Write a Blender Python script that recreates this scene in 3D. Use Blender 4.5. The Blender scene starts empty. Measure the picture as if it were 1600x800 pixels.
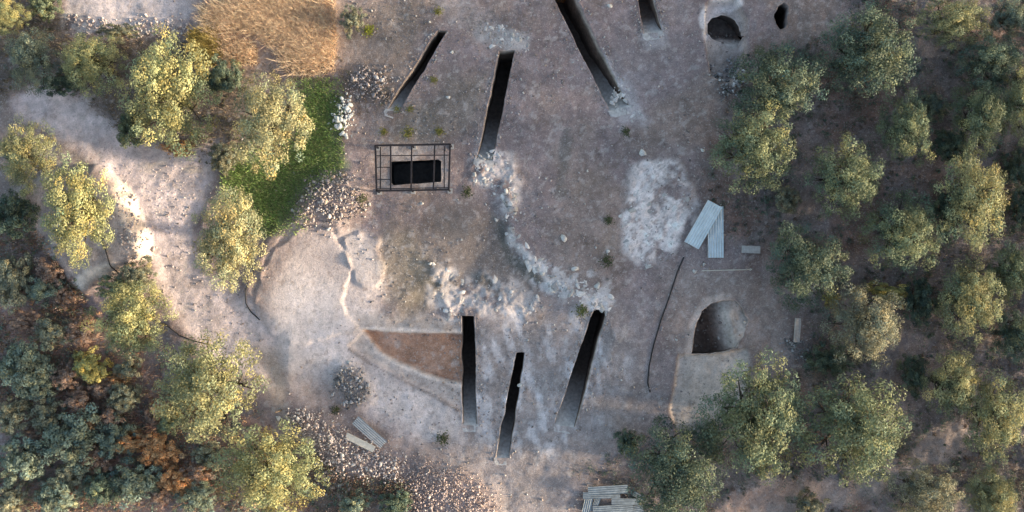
import bpy, bmesh, math, random
import numpy as np
from mathutils import Vector, Matrix

# ------------------------------------------------------------------ camera, sky, sun, exposure
SC = bpy.context.scene
COL = SC.collection
CAM_H = 55.0
PXM = 25.0                                   # photograph pixels per metre at ground level
R = math.radians
cam_d = bpy.data.cameras.new('camera'); cam = bpy.data.objects.new('camera', cam_d); COL.objects.link(cam)
cam.location = (0, 0, CAM_H); cam.rotation_euler = (0, 0, 0)
cam_d.sensor_width = 36; cam_d.lens = 36 * CAM_H / 64.0
cam_d.clip_start = 0.5; cam_d.clip_end = 3000
SC.camera = cam
SUN_EL, SUN_AZ = 9.5, -8.0                  # elevation; angle from +X towards +Y
w = bpy.data.worlds.new('World'); SC.world = w; w.use_nodes = True
wn = w.node_tree; bg = wn.nodes['Background']
sky = wn.nodes.new('ShaderNodeTexSky'); sky.sky_type = 'NISHITA'; sky.sun_disc = False
sky.sun_elevation = R(SUN_EL); sky.sun_rotation = R(90 - SUN_AZ)
sky.air_density = 1.0; sky.dust_density = 2.0; sky.ozone_density = 0.6
wn.links.new(sky.outputs[0], bg.inputs[0]); bg.inputs[1].default_value = 0.15
sd_ = bpy.data.lights.new('sun', 'SUN'); sd_.energy = 4.0; sd_.angle = R(5.0); sd_.color = (1.0, 0.83, 0.60)
sun = bpy.data.objects.new('sun', sd_); COL.objects.link(sun)
d = Vector((-math.cos(R(SUN_AZ)) * math.cos(R(SUN_EL)), -math.sin(R(SUN_AZ)) * math.cos(R(SUN_EL)), -math.sin(R(SUN_EL))))
sun.rotation_euler = d.to_track_quat('-Z', 'Y').to_euler(); sun.location = (60, 0, 30)
SC.view_settings.view_transform = 'Standard'; SC.view_settings.look = 'None'
SC.view_settings.gamma = 1.0; SC.view_settings.use_curve_mapping = False
SC.view_settings.exposure = 1.62
SC.render.engine = 'CYCLES'

rng = np.random.default_rng(11)
random.seed(11)

# ------------------------------------------------------------------ helpers
def P(px, py): return ((px - 800) / PXM, (400 - py) / PXM)
def PP(*pts): return np.array([P(*p) for p in pts])
def at(px, py, z=0.0):                       # ground position of something seen at a pixel when it is z metres high
    k = (CAM_H - z) / CAM_H
    x, y = P(px, py); return x * k, y * k

_lat = np.random.default_rng(5).random((256, 256))
def vnoise(x, y):
    xi = np.floor(x).astype(int); yi = np.floor(y).astype(int)
    fx = x - xi; fy = y - yi
    fx = fx * fx * (3 - 2 * fx); fy = fy * fy * (3 - 2 * fy)
    a = _lat[xi & 255, yi & 255]; b = _lat[(xi + 1) & 255, yi & 255]
    c = _lat[xi & 255, (yi + 1) & 255]; e = _lat[(xi + 1) & 255, (yi + 1) & 255]
    return (a + (b - a) * fx) * (1 - fy) + (c + (e - c) * fx) * fy
def fbm(x, y, s, o=4, seed=0):               # about -1..1; s is the size of the largest feature
    x = np.asarray(x, float); y = np.asarray(y, float)
    t = 0; amp = 1.0; tot = 0; f = 1.0 / s
    for i in range(o):
        ca, sa = math.cos(i * 1.1 + seed), math.sin(i * 1.1 + seed)
        t = t + amp * (vnoise((x * ca - y * sa) * f + 17.3 * i + seed * 7.7, (x * sa + y * ca) * f + 5.1 * i + seed * 3.3) * 2 - 1)
        tot += amp; amp *= 0.55; f *= 2.03
    return t / tot * 1.6
def sdpoly(X, Y, Q):                         # signed distance, negative inside
    n = len(Q); d2 = np.full(X.shape, 1e9); ins = np.zeros(X.shape, bool)
    for i in range(n):
        x0, y0 = Q[i]; x1, y1 = Q[(i + 1) % n]
        ex, ey = x1 - x0, y1 - y0; L = ex * ex + ey * ey + 1e-12
        t = np.clip(((X - x0) * ex + (Y - y0) * ey) / L, 0, 1)
        d2 = np.minimum(d2, (X - x0 - t * ex) ** 2 + (Y - y0 - t * ey) ** 2)
        if abs(ey) > 1e-9:
            c = ((y0 > Y) != (y1 > Y)) & (X < (x1 - x0) * (Y - y0) / ey + x0)
            ins ^= c
    return np.sqrt(d2) * np.where(ins, -1, 1)
def sdline(X, Y, Q):
    d2 = np.full(np.shape(X), 1e9)
    for (x0, y0), (x1, y1) in zip(Q[:-1], Q[1:]):
        ex, ey = x1 - x0, y1 - y0; L = ex * ex + ey * ey + 1e-12
        t = np.clip(((X - x0) * ex + (Y - y0) * ey) / L, 0, 1)
        d2 = np.minimum(d2, (X - x0 - t * ex) ** 2 + (Y - y0 - t * ey) ** 2)
    return np.sqrt(d2)
def sstep(a, b, v):
    t = np.clip((v - a) / (b - a), 0, 1); return t * t * (3 - 2 * t)
def inside(X, Y, Q, f, warp=0.0, seed=0):     # 1 inside, 0 outside, feather f
    d = sdpoly(X, Y, Q)
    if warp: d = d + warp * fbm(X, Y, max(1.2, warp * 4), 4, seed)
    return 1 - sstep(-f, f, d)
def near(X, Y, Q, r, f, warp=0.0, seed=0):
    d = sdline(X, Y, Q)
    if warp: d = d + warp * fbm(X, Y, max(0.8, warp * 4), 4, seed)
    return 1 - sstep(r, r + f, d)

def mesh_np(name, V, F, C=None, smooth=False, mat=None):
    """V (n,3), F (m,3 or 4) int, C optional (n,3) point colours"""
    me = bpy.data.meshes.new(name)
    V = np.asarray(V, np.float32); F = np.asarray(F, np.int32)
    k = F.shape[1]
    me.vertices.add(len(V)); me.vertices.foreach_set('co', V.ravel())
    me.loops.add(F.size); me.loops.foreach_set('vertex_index', F.ravel())
    me.polygons.add(len(F))
    me.polygons.foreach_set('loop_start', np.arange(0, F.size, k, dtype=np.int32))
    me.polygons.foreach_set('loop_total', np.full(len(F), k, np.int32))
    if smooth: me.polygons.foreach_set('use_smooth', np.ones(len(F), bool))
    if C is not None:
        a = me.color_attributes.new('tint', 'FLOAT_COLOR', 'POINT')
        a.data.foreach_set('color', np.hstack([np.asarray(C, np.float32), np.ones((len(V), 1), np.float32)]).ravel())
    me.update(calc_edges=True); me.validate()
    if mat: me.materials.append(mat)
    return me
def link(name, me, parent=None, loc=None):
    o = bpy.data.objects.new(name, me); COL.objects.link(o)
    if parent is not None: o.parent = parent
    if loc is not None: o.location = loc
    return o
def tag(o, label=None, cat=None, group=None, kind=None):
    if label: o['label'] = label
    if cat: o['category'] = cat
    if group: o['group'] = group
    if kind: o['kind'] = kind
    return o
def empty(name, loc=(0, 0, 0), rz=0.0):
    o = bpy.data.objects.new(name, None); COL.objects.link(o); o.location = loc; o.rotation_euler = (0, 0, rz)
    o.empty_display_size = 0.3; return o

class MB:                                    # collects boxes, bars and tubes, then links them as one mesh
    def __init__(s): s.v = []; s.f = []
    def box(s, c, sz, rot=None):
        M = Matrix.Translation(c) @ (rot.to_4x4() if rot else Matrix.Identity(4))
        b = len(s.v)
        for x in (-.5, .5):
            for y in (-.5, .5):
                for z in (-.5, .5):
                    s.v.append(tuple(M @ Vector((x * sz[0], y * sz[1], z * sz[2]))))
        for q in ((0, 1, 3, 2), (4, 6, 7, 5), (0, 4, 5, 1), (2, 3, 7, 6), (0, 2, 6, 4), (1, 5, 7, 3)):
            s.f.append(tuple(b + i for i in q))
        return s
    def bar(s, a, e, wd, ht=None):
        a = Vector(a); e = Vector(e); dv = e - a
        return s.box((a + e) / 2, (dv.length, wd, ht or wd), dv.to_track_quat('X', 'Z').to_matrix())
    def tube(s, pts, rad, n=8):
        pts = [Vector(p) for p in pts]
        if not hasattr(rad, '__len__'): rad = [rad] * len(pts)
        b = len(s.v)
        for i, p in enumerate(pts):
            t = (pts[min(i + 1, len(pts) - 1)] - pts[max(i - 1, 0)]).normalized()
            q = t.to_track_quat('Z', 'Y')
            for k in range(n):
                a = 2 * math.pi * k / n
                s.v.append(tuple(p + q @ Vector((math.cos(a) * rad[i], math.sin(a) * rad[i], 0))))
        for i in range(len(pts) - 1):
            for k in range(n):
                s.f.append((b + i * n + k, b + i * n + (k + 1) % n, b + (i + 1) * n + (k + 1) % n, b + (i + 1) * n + k))
        s.f.append(tuple(b + k for k in range(n))[::-1]); e0 = b + (len(pts) - 1) * n
        s.f.append(tuple(e0 + k for k in range(n)))
        return s
    def mesh(s, name, mat, smooth=False):
        me = bpy.data.meshes.new(name); me.from_pydata(s.v, [], s.f); me.update()
        if smooth:
            for p in me.polygons: p.use_smooth = True
        if mat: me.materials.append(mat)
        return me
    def build(s, name, mat, parent=None, smooth=False): return link(name, s.mesh(name, mat, smooth), parent)

# ------------------------------------------------------------------ materials
def new_mat(name, rough=0.9, spec=0.2):
    m = bpy.data.materials.new(name); m.use_nodes = True
    b = m.node_tree.nodes['Principled BSDF']; b.inputs['Roughness'].default_value = rough
    b.inputs['Specular IOR Level'].default_value = spec
    return m, m.node_tree.nodes, m.node_tree.links, b
def noise_node(N, L, scale, detail=6, rough=0.6, coord='Object'):
    tc = N.new('ShaderNodeTexCoord'); n = N.new('ShaderNodeTexNoise')
    n.inputs['Scale'].default_value = scale; n.inputs['Detail'].default_value = detail; n.inputs['Roughness'].default_value = rough
    L.new(tc.outputs[coord], n.inputs['Vector']); return n
def mix_mul(N, L, a, facsock, lo, hi):
    mr = N.new('ShaderNodeMapRange'); mr.inputs[1].default_value = 0.3; mr.inputs[2].default_value = 0.7
    mr.inputs[3].default_value = lo; mr.inputs[4].default_value = hi; L.new(facsock, mr.inputs[0])
    mx = N.new('ShaderNodeMix'); mx.data_type = 'RGBA'; mx.blend_type = 'MULTIPLY'; mx.inputs[0].default_value = 1
    L.new(a, mx.inputs[6]); L.new(mr.outputs[0], mx.inputs[7]); return mx.outputs[2]
def ground_material():
    m, N, L, b = new_mat('earth', 0.95, 0.1)
    at_ = N.new('ShaderNodeAttribute'); at_.attribute_name = 'tint'
    n1 = noise_node(N, L, 3.0, 8, 0.7); n2 = noise_node(N, L, 14.0, 6, 0.7)
    c = mix_mul(N, L, at_.outputs['Color'], n1.outputs[0], 0.80, 1.20)
    c = mix_mul(N, L, c, n2.outputs[0], 0.78, 1.24)
    for sc, lo, hi, colr, amt in ((7.0, 0.60, 0.635, (0.50, 0.46, 0.45), 0.32), (9.5, 0.61, 0.64, (0.10, 0.085, 0.08), 0.32), (17.0, 0.60, 0.63, (0.62, 0.58, 0.56), 0.22), (2.2, 0.60, 0.66, (0.20, 0.15, 0.125), 0.32)):
        n3 = noise_node(N, L, sc, 3, 0.55); mp = N.new('ShaderNodeMapRange'); mp.inputs[1].default_value = lo; mp.inputs[2].default_value = hi
        mp.inputs[3].default_value = 0; mp.inputs[4].default_value = amt; L.new(n3.outputs[0], mp.inputs[0])
        mm = N.new('ShaderNodeMix'); mm.data_type = 'RGBA'; L.new(mp.outputs[0], mm.inputs[0]); L.new(c, mm.inputs[6]); mm.inputs[7].default_value = (*colr, 1); c = mm.outputs[2]
    L.new(c, b.inputs['Base Color'])
    ad = N.new('ShaderNodeMath'); ad.operation = 'ADD'; L.new(n1.outputs[0], ad.inputs[0])
    ml = N.new('ShaderNodeMath'); ml.operation = 'MULTIPLY'; ml.inputs[1].default_value = 0.35; L.new(n2.outputs[0], ml.inputs[0]); L.new(ml.outputs[0], ad.inputs[1])
    bp = N.new('ShaderNodeBump'); bp.inputs['Strength'].default_value = 0.55; bp.inputs['Distance'].default_value = 0.10
    L.new(ad.outputs[0], bp.inputs['Height']); L.new(bp.outputs[0], b.inputs['Normal'])
    return m
def tint_material(name, rough=0.9, spec=0.15, scale=9.0, lo=0.8, hi=1.2, bump=0.3):
    m, N, L, b = new_mat(name, rough, spec)
    at_ = N.new('ShaderNodeAttribute'); at_.attribute_name = 'tint'
    n = noise_node(N, L, scale); L.new(mix_mul(N, L, at_.outputs['Color'], n.outputs[0], lo, hi), b.inputs['Base Color'])
    bp = N.new('ShaderNodeBump'); bp.inputs['Strength'].default_value = bump; bp.inputs['Distance'].default_value = 0.05
    L.new(n.outputs[0], bp.inputs['Height']); L.new(bp.outputs[0], b.inputs['Normal'])
    return m
def plain_material(name, colr, rough=0.9, spec=0.2, scale=6.0, lo=0.75, hi=1.2, metal=0.0, bump=0.2):
    m, N, L, b = new_mat(name, rough, spec); b.inputs['Metallic'].default_value = metal
    rgb = N.new('ShaderNodeRGB'); rgb.outputs[0].default_value = (*colr, 1)
    n = noise_node(N, L, scale); L.new(mix_mul(N, L, rgb.outputs[0], n.outputs[0], lo, hi), b.inputs['Base Color'])
    bp = N.new('ShaderNodeBump'); bp.inputs['Strength'].default_value = bump; bp.inputs['Distance'].default_value = 0.02
    L.new(n.outputs[0], bp.inputs['Height']); L.new(bp.outputs[0], b.inputs['Normal'])
    return m
def leaf_material(name, use_obj=True, trans=0.3):
    m, N, L, b = new_mat(name, 0.65, 0.25)
    at_ = N.new('ShaderNodeAttribute'); at_.attribute_name = 'tint'
    src = at_.outputs['Color']
    if use_obj:
        oi = N.new('ShaderNodeObjectInfo'); mx = N.new('ShaderNodeMix'); mx.data_type = 'RGBA'; mx.blend_type = 'MULTIPLY'; mx.inputs[0].default_value = 1
        L.new(src, mx.inputs[6]); L.new(oi.outputs['Color'], mx.inputs[7]); src = mx.outputs[2]
    L.new(src, b.inputs['Base Color'])
    tr = N.new('ShaderNodeBsdfTranslucent'); L.new(src, tr.inputs['Color'])
    ms = N.new('ShaderNodeMixShader'); ms.inputs[0].default_value = trans
    L.new(b.outputs[0], ms.inputs[1]); L.new(tr.outputs[0], ms.inputs[2])
    L.new(ms.outputs[0], N['Material Output'].inputs['Surface'])
    return m
M_GROUND = ground_material()
M_CUT = tint_material('cut_earth', 0.95, 0.1, 5.0, 0.7, 1.25, 0.6)
M_STONE = tint_material('limestone', 0.9, 0.15, 6.0, 0.75, 1.2, 0.5)
M_LEAF = leaf_material('foliage'); M_BLADE = leaf_material('grass_blade', False, 0.25)
M_BARK = plain_material('bark', (0.10, 0.08, 0.065), 0.95, 0.1, 12, 0.6, 1.3, 0, 0.6)
M_GALV = plain_material('galvanised_sheet', (0.60, 0.66, 0.69), 0.5, 0.35, 2.0, 0.8, 1.08, 0.15, 0.05)
M_GREYSHEET = plain_material('weathered_sheet', (0.42, 0.42, 0.43), 0.6, 0.3, 4.0, 0.75, 1.15, 0.1, 0.1)
M_BOARD = plain_material('pale_board', (0.66, 0.60, 0.52), 0.8, 0.2, 5.0, 0.8, 1.1)
M_STEEL = plain_material('dark_painted_steel', (0.022, 0.021, 0.026), 0.85, 0.08, 8.0, 0.7, 1.3)
M_HOSE = plain_material('black_plastic', (0.02, 0.02, 0.022), 0.55, 0.3, 8.0, 0.8, 1.2)
M_CONC = plain_material('grey_concrete', (0.42, 0.40, 0.39), 0.9, 0.15, 8.0, 0.75, 1.15)
M_WOOD = plain_material('weathered_wood', (0.13, 0.10, 0.08), 0.9, 0.1, 14.0, 0.6, 1.3)

# ------------------------------------------------------------------ the terrain: heights
HEAP = PP((388, 475), (400, 440), (425, 385), (460, 350), (505, 342), (545, 372), (590, 405), (605, 440), (575, 490), (545, 520), (540, 580), (500, 590), (450, 570), (410, 520))
HEAPRIM = PP((384, 478), (392, 440), (412, 398), (430, 368), (452, 350), (480, 338))
MOUND = PP((540, 372), (560, 362), (590, 378), (602, 420), (590, 450), (555, 440), (538, 405))
BROWN = PP((568, 516), (600, 519), (722, 523), (722, 598), (696, 596), (660, 582), (625, 567), (595, 551))
BROWNSHELF = PP((545, 540), (568, 516), (595, 551), (660, 582), (722, 600), (722, 642), (690, 622), (620, 585))
LOWER = PP((765, 318), (782, 330), (796, 350), (797, 378), (815, 400), (838, 430), (860, 452), (900, 470), (940, 482), (935, 560), (840, 600), (750, 560), (700, 505), (620, 505), (650, 470), (700, 440), (745, 385))
APRON = PP((1060, 556), (1112, 553), (1165, 545), (1168, 600), (1140, 650), (1060, 690), (1048, 640))
SCOOP = PP((1107, 4), (1150, 0), (1168, 30), (1165, 75), (1158, 105), (1140, 128), (1112, 118), (1104, 60))
PLATEAU = PP((150, 268), (188, 290), (208, 335), (228, 375), (232, 400), (200, 418), (165, 428), (130, 452), (100, 430), (45, 350), (40, 300), (90, 270))
SWBANK = PP((0, 325), (45, 345), (105, 425), (150, 478), (235, 520), (300, 620), (400, 660), (470, 700), (520, 800), (520, 1000), (-400, 1000), (-400, 325))
PATH = PP((22, 150), (60, 128), (130, 150), (200, 215), (290, 240), (345, 215), (330, 290), (300, 350), (310, 430), (385, 470), (440, 520), (430, 600), (330, 560), (280, 500), (240, 420), (200, 310), (120, 225), (30, 185))
OUTCROP = PP((985, 258), (1022, 246), (1062, 250), (1084, 290), (1086, 330), (1062, 375), (1046, 408), (1005, 412), (978, 395), (974, 340), (978, 290))
LEDGE = PP((792, 312), (796, 345), (800, 372), (818, 392), (845, 425), (868, 450), (905, 466), (944, 482))
UPROCK = PP((735, 250), (760, 232), (800, 235), (812, 280), (806, 322), (790, 330), (770, 300), (735, 285))
MIDROCK = PP((672, 415), (690, 410), (720, 430), (760, 425), (800, 440), (850, 470), (820, 500), (760, 490), (700, 505), (670, 470))
PILE_TOP = PP((462, 330), (480, 295), (510, 272), (545, 275), (566, 295), (560, 330), (530, 358), (500, 345), (470, 345))
PILE_ROUND = PP((522, 585), (535, 570), (552, 575), (572, 600), (575, 622), (558, 634), (540, 622), (522, 605))
PILE_LONG = PP((455, 645), (480, 642), (520, 660), (560, 690), (600, 705), (628, 715), (622, 745), (585, 750), (545, 735), (505, 710), (470, 680))
PILE_PINK = PP((632, 735), (655, 716), (700, 735), (745, 755), (775, 775), (772, 830), (620, 830), (625, 780))
PILE_WHITE = PP((528, 160), (540, 148), (550, 158), (548, 190), (538, 206), (524, 200), (520, 185))
PILE_SMALL = PP((545, 125), (570, 108), (600, 115), (608, 140), (590, 160), (565, 155))
def height(x, y):
    x = np.asarray(x, float); y = np.asarray(y, float)
    wood = sstep(10.5, 15.0, x + 1.2 * fbm(x, y, 6, 2, 9))
    sm = 1 - 0.7 * inside(x, y, HEAP, 0.8)
    h = 0.16 * fbm(x, y, 9, 3, 1) + sm * (0.045 * fbm(x, y, 1.6, 3, 2) + 0.016 * fbm(x, y, 0.45, 3, 3))
    h = h + wood * 0.10 * fbm(x, y, 1.1, 3, 4)
    h = h + 0.18 * inside(x, y, HEAP, 1.4, 0.5, 5) + 0.12 * inside(x, y, PP((395, 472), (418, 402), (468, 354), (518, 362), (552, 415), (535, 470), (560, 515), (470, 540), (420, 520)), 0.08, 0.25, 25) + 0.12 * near(x, y, HEAPRIM, 0.1, 0.55, 0.2, 6)
    h = h + 0.13 * inside(x, y, MOUND, 0.15, 0.3, 7)
    h = h - 0.55 * inside(x, y, BROWN, 0.09, 0.05, 8) - 0.16 * inside(x, y, BROWNSHELF, 0.08, 0.08, 9)
    h = h - 0.32 * inside(x, y, LOWER, 0.8, 0.7, 10)
    h = h - 0.22 * inside(x, y, APRON, 0.12, 0.05, 11) - 0.75 * inside(x, y, SCOOP, 0.12, 0.06, 12)
    h = h + 0.85 * inside(x, y, PLATEAU, 0.5, 0.25, 13)
    h = h - 0.7 * inside(x, y, SWBANK, 1.6, 0.4, 14)
    h = h - 0.2 * inside(x, y, PATH, 0.7, 0.2, 15)
    oc = inside(x, y, OUTCROP, 0.35, 0.25, 16)
    rg = 1 - np.abs(fbm(x, y, 0.9, 4, 17))
    h = h + oc * (0.02 + 0.13 * rg * rg)
    ur = np.maximum(inside(x, y, UPROCK, 0.4, 0.3, 18), inside(x, y, MIDROCK, 0.5, 0.35, 19))
    h = h + ur * 0.16 * rg * rg
    h = h + 0.10 * near(x, y, LEDGE, 0.1, 0.4, 0.35, 20) * rg * rg
    for q, a, f in ((PILE_TOP, 0.55, 0.9), (PILE_ROUND, 0.35, 0.7), (PILE_LONG, 0.4, 1.0), (PILE_PINK, 0.3, 1.2), (PILE_WHITE, 0.2, 0.4), (PILE_SMALL, 0.15, 0.6)):
        h = h + a * inside(x, y, q, f, 0.12, 21)
    far = np.maximum(np.abs(x) / 60, np.abs(y) / 60)
    return h + sstep(1.0, 6.0, far) * 1.5 * fbm(x, y, 60, 3, 22)
def hz(x, y): return float(height(np.array([x]), np.array([y]))[0])

# cuts in the ground: outlines of trenches and pits (pixel corners: deep left, deep right, shallow right, shallow left)
TRENCH = [
    ('straight', (720, 494), (741, 494), (745, 664), (722, 664), 3.4, 'straight black trench beside the brown triangular cut, left of the lower three'),
    ('short', (806, 551), (820, 551), (796, 716), (774, 716), 3.2, 'narrowest black trench, middle one of the lower three'),
    ('wide', (928, 483), (949, 486), (899, 668), (866, 662), 3.2, 'wide slanting dark trench, right of the lower three'),
    ('thin', (684, 47), (699, 48), (622, 176), (604, 170), 2.4, 'thin slanting dark trench above the steel frame, leftmost in the upper row'),
    ('upper', (780, 80), (804, 78), (770, 252), (744, 250), 3.3, 'long black trench just right of the steel frame'),
    ('long', (858, -18), (893, -18), (984, 166), (953, 174), 3.2, 'longest dark trench slanting down from the top edge'),
    ('faint', (996, -16), (1020, -14), (1036, 48), (1006, 52), 1.3, 'short shallow grey trench at the top edge beside the longest trench'),
]
HOLES = []
tr_data = []
for nm, a, b_, c_, d_, dep, lab in TRENCH:
    A, B, Cc, D = (np.array(P(*q)) for q in (a, b_, c_, d_))
    n = 56; t = np.linspace(0, 1, n)[:, None]
    Lp = A + (D - A) * t; Rp = B + (Cc - B) * t
    ax = (D - A) / np.linalg.norm(D - A); nr = np.array([-ax[1], ax[0]])
    if np.dot(nr, A - B) < 0: nr = -nr        # nr points to the left side
    Lp = Lp + nr * (0.055 * fbm(Lp[:, 0], Lp[:, 1], 0.9, 5, len(nm)))[:, None]
    Rp = Rp - nr * (0.055 * fbm(Rp[:, 0], Rp[:, 1], 0.9, 5, len(nm) + 3))[:, None]
    HOLES.append(np.vstack([Lp, Rp[::-1]])); tr_data.append((Lp, Rp, nr, ax, dep, lab, nm))
PIT_CHAMBER = PP((1081, 552), (1083, 530), (1088, 505), (1096, 486), (1110, 474), (1130, 468), (1148, 468), (1160, 480), (1166, 500), (1160, 525), (1150, 543), (1130, 549), (1110, 553))
PIT_CAVE = PP((1108, 36), (1116, 22), (1132, 16), (1148, 20), (1160, 36), (1165, 56), (1156, 70), (1140, 68), (1122, 56), (1110, 48))
PIT_HOLE = PP((1217, 8), (1226, 3), (1233, 10), (1232, 26), (1227, 42), (1219, 48), (1211, 40), (1210, 24))
PIT_FRAME = PP((609, 252), (640, 251), (684, 249), (689, 252), (689, 284), (660, 286), (615, 289), (611, 285))
def densify(Q, step=0.18, wob=0.04, seed=0):
    out = []
    for i in range(len(Q)):
        a, b_ = Q[i], Q[(i + 1) % len(Q)]; k = max(1, int(np.linalg.norm(b_ - a) / step))
        for j in range(k): out.append(a + (b_ - a) * j / k)
    out = np.array(out); c = out.mean(0); dv = out - c; dv /= np.linalg.norm(dv, axis=1)[:, None]
    return out + dv * (wob * fbm(out[:, 0], out[:, 1], 0.7, 3, seed))[:, None]
PIT_CHAMBER, PIT_CAVE, PIT_HOLE = densify(PIT_CHAMBER, 0.14, 0.10, 1), densify(PIT_CAVE, 0.14, 0.10, 2), densify(PIT_HOLE, 0.12, 0.09, 3)
PIT_FRAME = densify(PIT_FRAME, 0.2, 0.02, 4)
HOLES += [PIT_CHAMBER, PIT_CAVE, PIT_HOLE, PIT_FRAME]

# ------------------------------------------------------------------ the terrain: colours of the soil itself
def soil_colour(x, y):
    n1 = fbm(x, y, 5, 4, 31)[:, None]; n2 = fbm(x, y, 1.3, 4, 32)[:, None]; n3 = fbm(x, y, 0.35, 3, 33)[:, None]
    c = np.array([0.255, 0.205, 0.200]) * np.ones((len(x), 3))
    def blend(c, m, col): m = np.clip(m, 0, 1)[:, None]; return c * (1 - m) + np.array(col) * m
    c = blend(c, sstep(0.1, 0.7, n1[:, 0]) * 0.6, (0.27, 0.215, 0.18))
    c = blend(c, sstep(0.1, 0.8, -n1[:, 0]) * 0.5, (0.24, 0.215, 0.215))
    # pale dust round the lower trenches and paths
    G = lambda q, f, wp=0.3, s=0: inside(x, y, PP(*q), f, wp, s)
    c = blend(c, 0.65 * G([(640, 490), (950, 470), (1000, 560), (1040, 650), (960, 720), (900, 780), (860, 830), (700, 830), (640, 700), (560, 620)], 1.6, 0.8, 34), (0.33, 0.30, 0.285))
    streak = sstep(-0.1, 0.55, fbm(x * 1.6 + y * 0.3, y * 0.6, 1.0, 5, 35))
    c = blend(c, streak * 0.8 * G([(740, 500), (930, 490), (980, 560), (940, 660), (850, 720), (745, 700)], 0.8, 0.5, 36), (0.58, 0.56, 0.57))
    # heap, mound, brown cut
    c = blend(c, 0.9 * G([(400, 470), (430, 380), (470, 350), (520, 350), (560, 400), (600, 460), (560, 520), (660, 600), (720, 640), (720, 690), (640, 690), (560, 640), (480, 620), (420, 560)], 1.0, 0.5, 37), (0.49, 0.435, 0.42))
    c = blend(c, 0.9 * G([(440, 420), (520, 440), (580, 490), (550, 530), (540, 580), (440, 560), (420, 510)], 1.2, 0.5, 38), (0.66, 0.61, 0.60))
    c = blend(c, 0.55 * near(x, y, HEAPRIM + np.array([[0.7, -0.3]]), 0.2, 0.9, 0.3, 39), (0.34, 0.26, 0.235))
    c = blend(c, 0.75 * inside(x, y, MOUND, 0.5, 0.35, 40), (0.52, 0.485, 0.475))
    c = blend(c, 0.7 * G([(560, 490), (640, 490), (720, 500), (720, 525), (600, 520), (560, 515)], 0.4, 0.3, 41), (0.47, 0.42, 0.38))
    c = blend(c, 0.75 * inside(x, y, BROWNSHELF, 0.2, 0.2, 42), (0.50, 0.44, 0.40))
    c = blend(c, inside(x, y, BROWN, 0.12, 0.06, 8), (0.37, 0.225, 0.155))
    c = blend(c, 0.5 * inside(x, y, BROWN, 0.12, 0.06, 8) * sstep(0, 0.7, n2[:, 0]), (0.44, 0.32, 0.26))
    c = blend(c, 0.75 * G([(560, 575), (640, 605), (722, 650), (722, 690), (660, 690), (600, 650), (560, 610)], 0.5, 0.4, 142), (0.58, 0.53, 0.51))
    c = blend(c, 0.9 * near(x, y, PP((560, 512), (600, 515), (718, 519)), 0.06, 0.14, 0.08, 143), (0.66, 0.59, 0.54))
    c = blend(c, 0.9 * near(x, y, PP((572, 545), (596, 556), (626, 572), (660, 587), (718, 604)), 0.04, 0.12, 0.06, 144), (0.66, 0.59, 0.54))
    c = blend(c, 0.7 * near(x, y, PP((546, 546), (580, 570), (620, 590), (690, 626), (716, 642)), 0.03, 0.10, 0.06, 145), (0.22, 0.18, 0.16))
    # green-grey and darker ground in the middle
    c = blend(c, 0.6 * G([(690, 330), (770, 330), (800, 400), (860, 460), (820, 470), (760, 430), (700, 460), (640, 470), (620, 420)], 1.0, 0.6, 43), (0.165, 0.155, 0.135))
    c = blend(c, 0.7 * G([(600, 370), (640, 360), (680, 400), (700, 470), (640, 500), (600, 470)], 0.8, 0.5, 44), (0.17, 0.155, 0.12))
    c = blend(c, 0.75 * G([(768, 335), (790, 345), (800, 390), (860, 445), (840, 450), (790, 410)], 0.3, 0.2, 45), (0.11, 0.115, 0.10))
    c = blend(c, 0.75 * G([(742, 432), (775, 436), (792, 455), (780, 470), (755, 456)], 0.3, 0.3, 146), (0.13, 0.125, 0.11))  # recess among the rough rock, its shade painted in as a dark patch
    c = blend(c, 0.45 * G([(640, 300), (740, 300), (770, 350), (700, 400), (650, 370)], 1.0, 0.6, 46), (0.24, 0.185, 0.145))
    c = blend(c, 0.4 * G([(880, 290), (980, 290), (990, 420), (950, 460), (880, 430), (850, 370)], 1.0, 0.5, 47), (0.30, 0.24, 0.19))
    c = blend(c, 0.6 * G([(620, 190), (700, 110), (760, 120), (740, 210), (700, 220), (620, 225)], 0.8, 0.5, 48), (0.19, 0.175, 0.145))
    c = blend(c, 0.5 * G([(540, 0), (680, 0), (680, 50), (600, 170), (540, 110)], 1.0, 0.5, 49), (0.19, 0.165, 0.14))
    c = blend(c, 0.8 * G([(740, 30), (780, 40), (825, 62), (830, 75), (806, 82), (770, 72), (735, 55)], 0.3, 0.3, 50), (0.44, 0.42, 0.41))
    c = blend(c, 0.45 * G([(680, 0), (740, 0), (790, 40), (760, 60), (700, 40)], 0.5, 0.5, 51), (0.35, 0.33, 0.32))
    c = blend(c, 0.75 * G([(940, 140), (975, 120), (990, 150), (1015, 190), (975, 190)], 0.5, 0.4, 52), (0.42, 0.41, 0.42))
    c = blend(c, 0.8 * G([(895, 20), (925, 60), (960, 110), (975, 130), (955, 140), (925, 90), (893, 40)], 0.3, 0.25, 53), (0.46, 0.45, 0.46))
    c = blend(c, 0.75 * G([(1006, 40), (1036, 36), (1044, 70), (1012, 75)], 0.3, 0.3, 54), (0.40, 0.38, 0.38))
    c = blend(c, 0.5 * G([(590, 160), (612, 170), (606, 190), (590, 215), (578, 205)], 0.3, 0.2, 55), (0.36, 0.34, 0.33))
    # right: bank round the chamber, apron and scoop
    c = blend(c, 0.7 * G([(1040, 420), (1180, 425), (1230, 480), (1230, 560), (1180, 560), (1060, 560), (1030, 520)], 0.9, 0.4, 56), (0.31, 0.255, 0.225))
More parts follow.
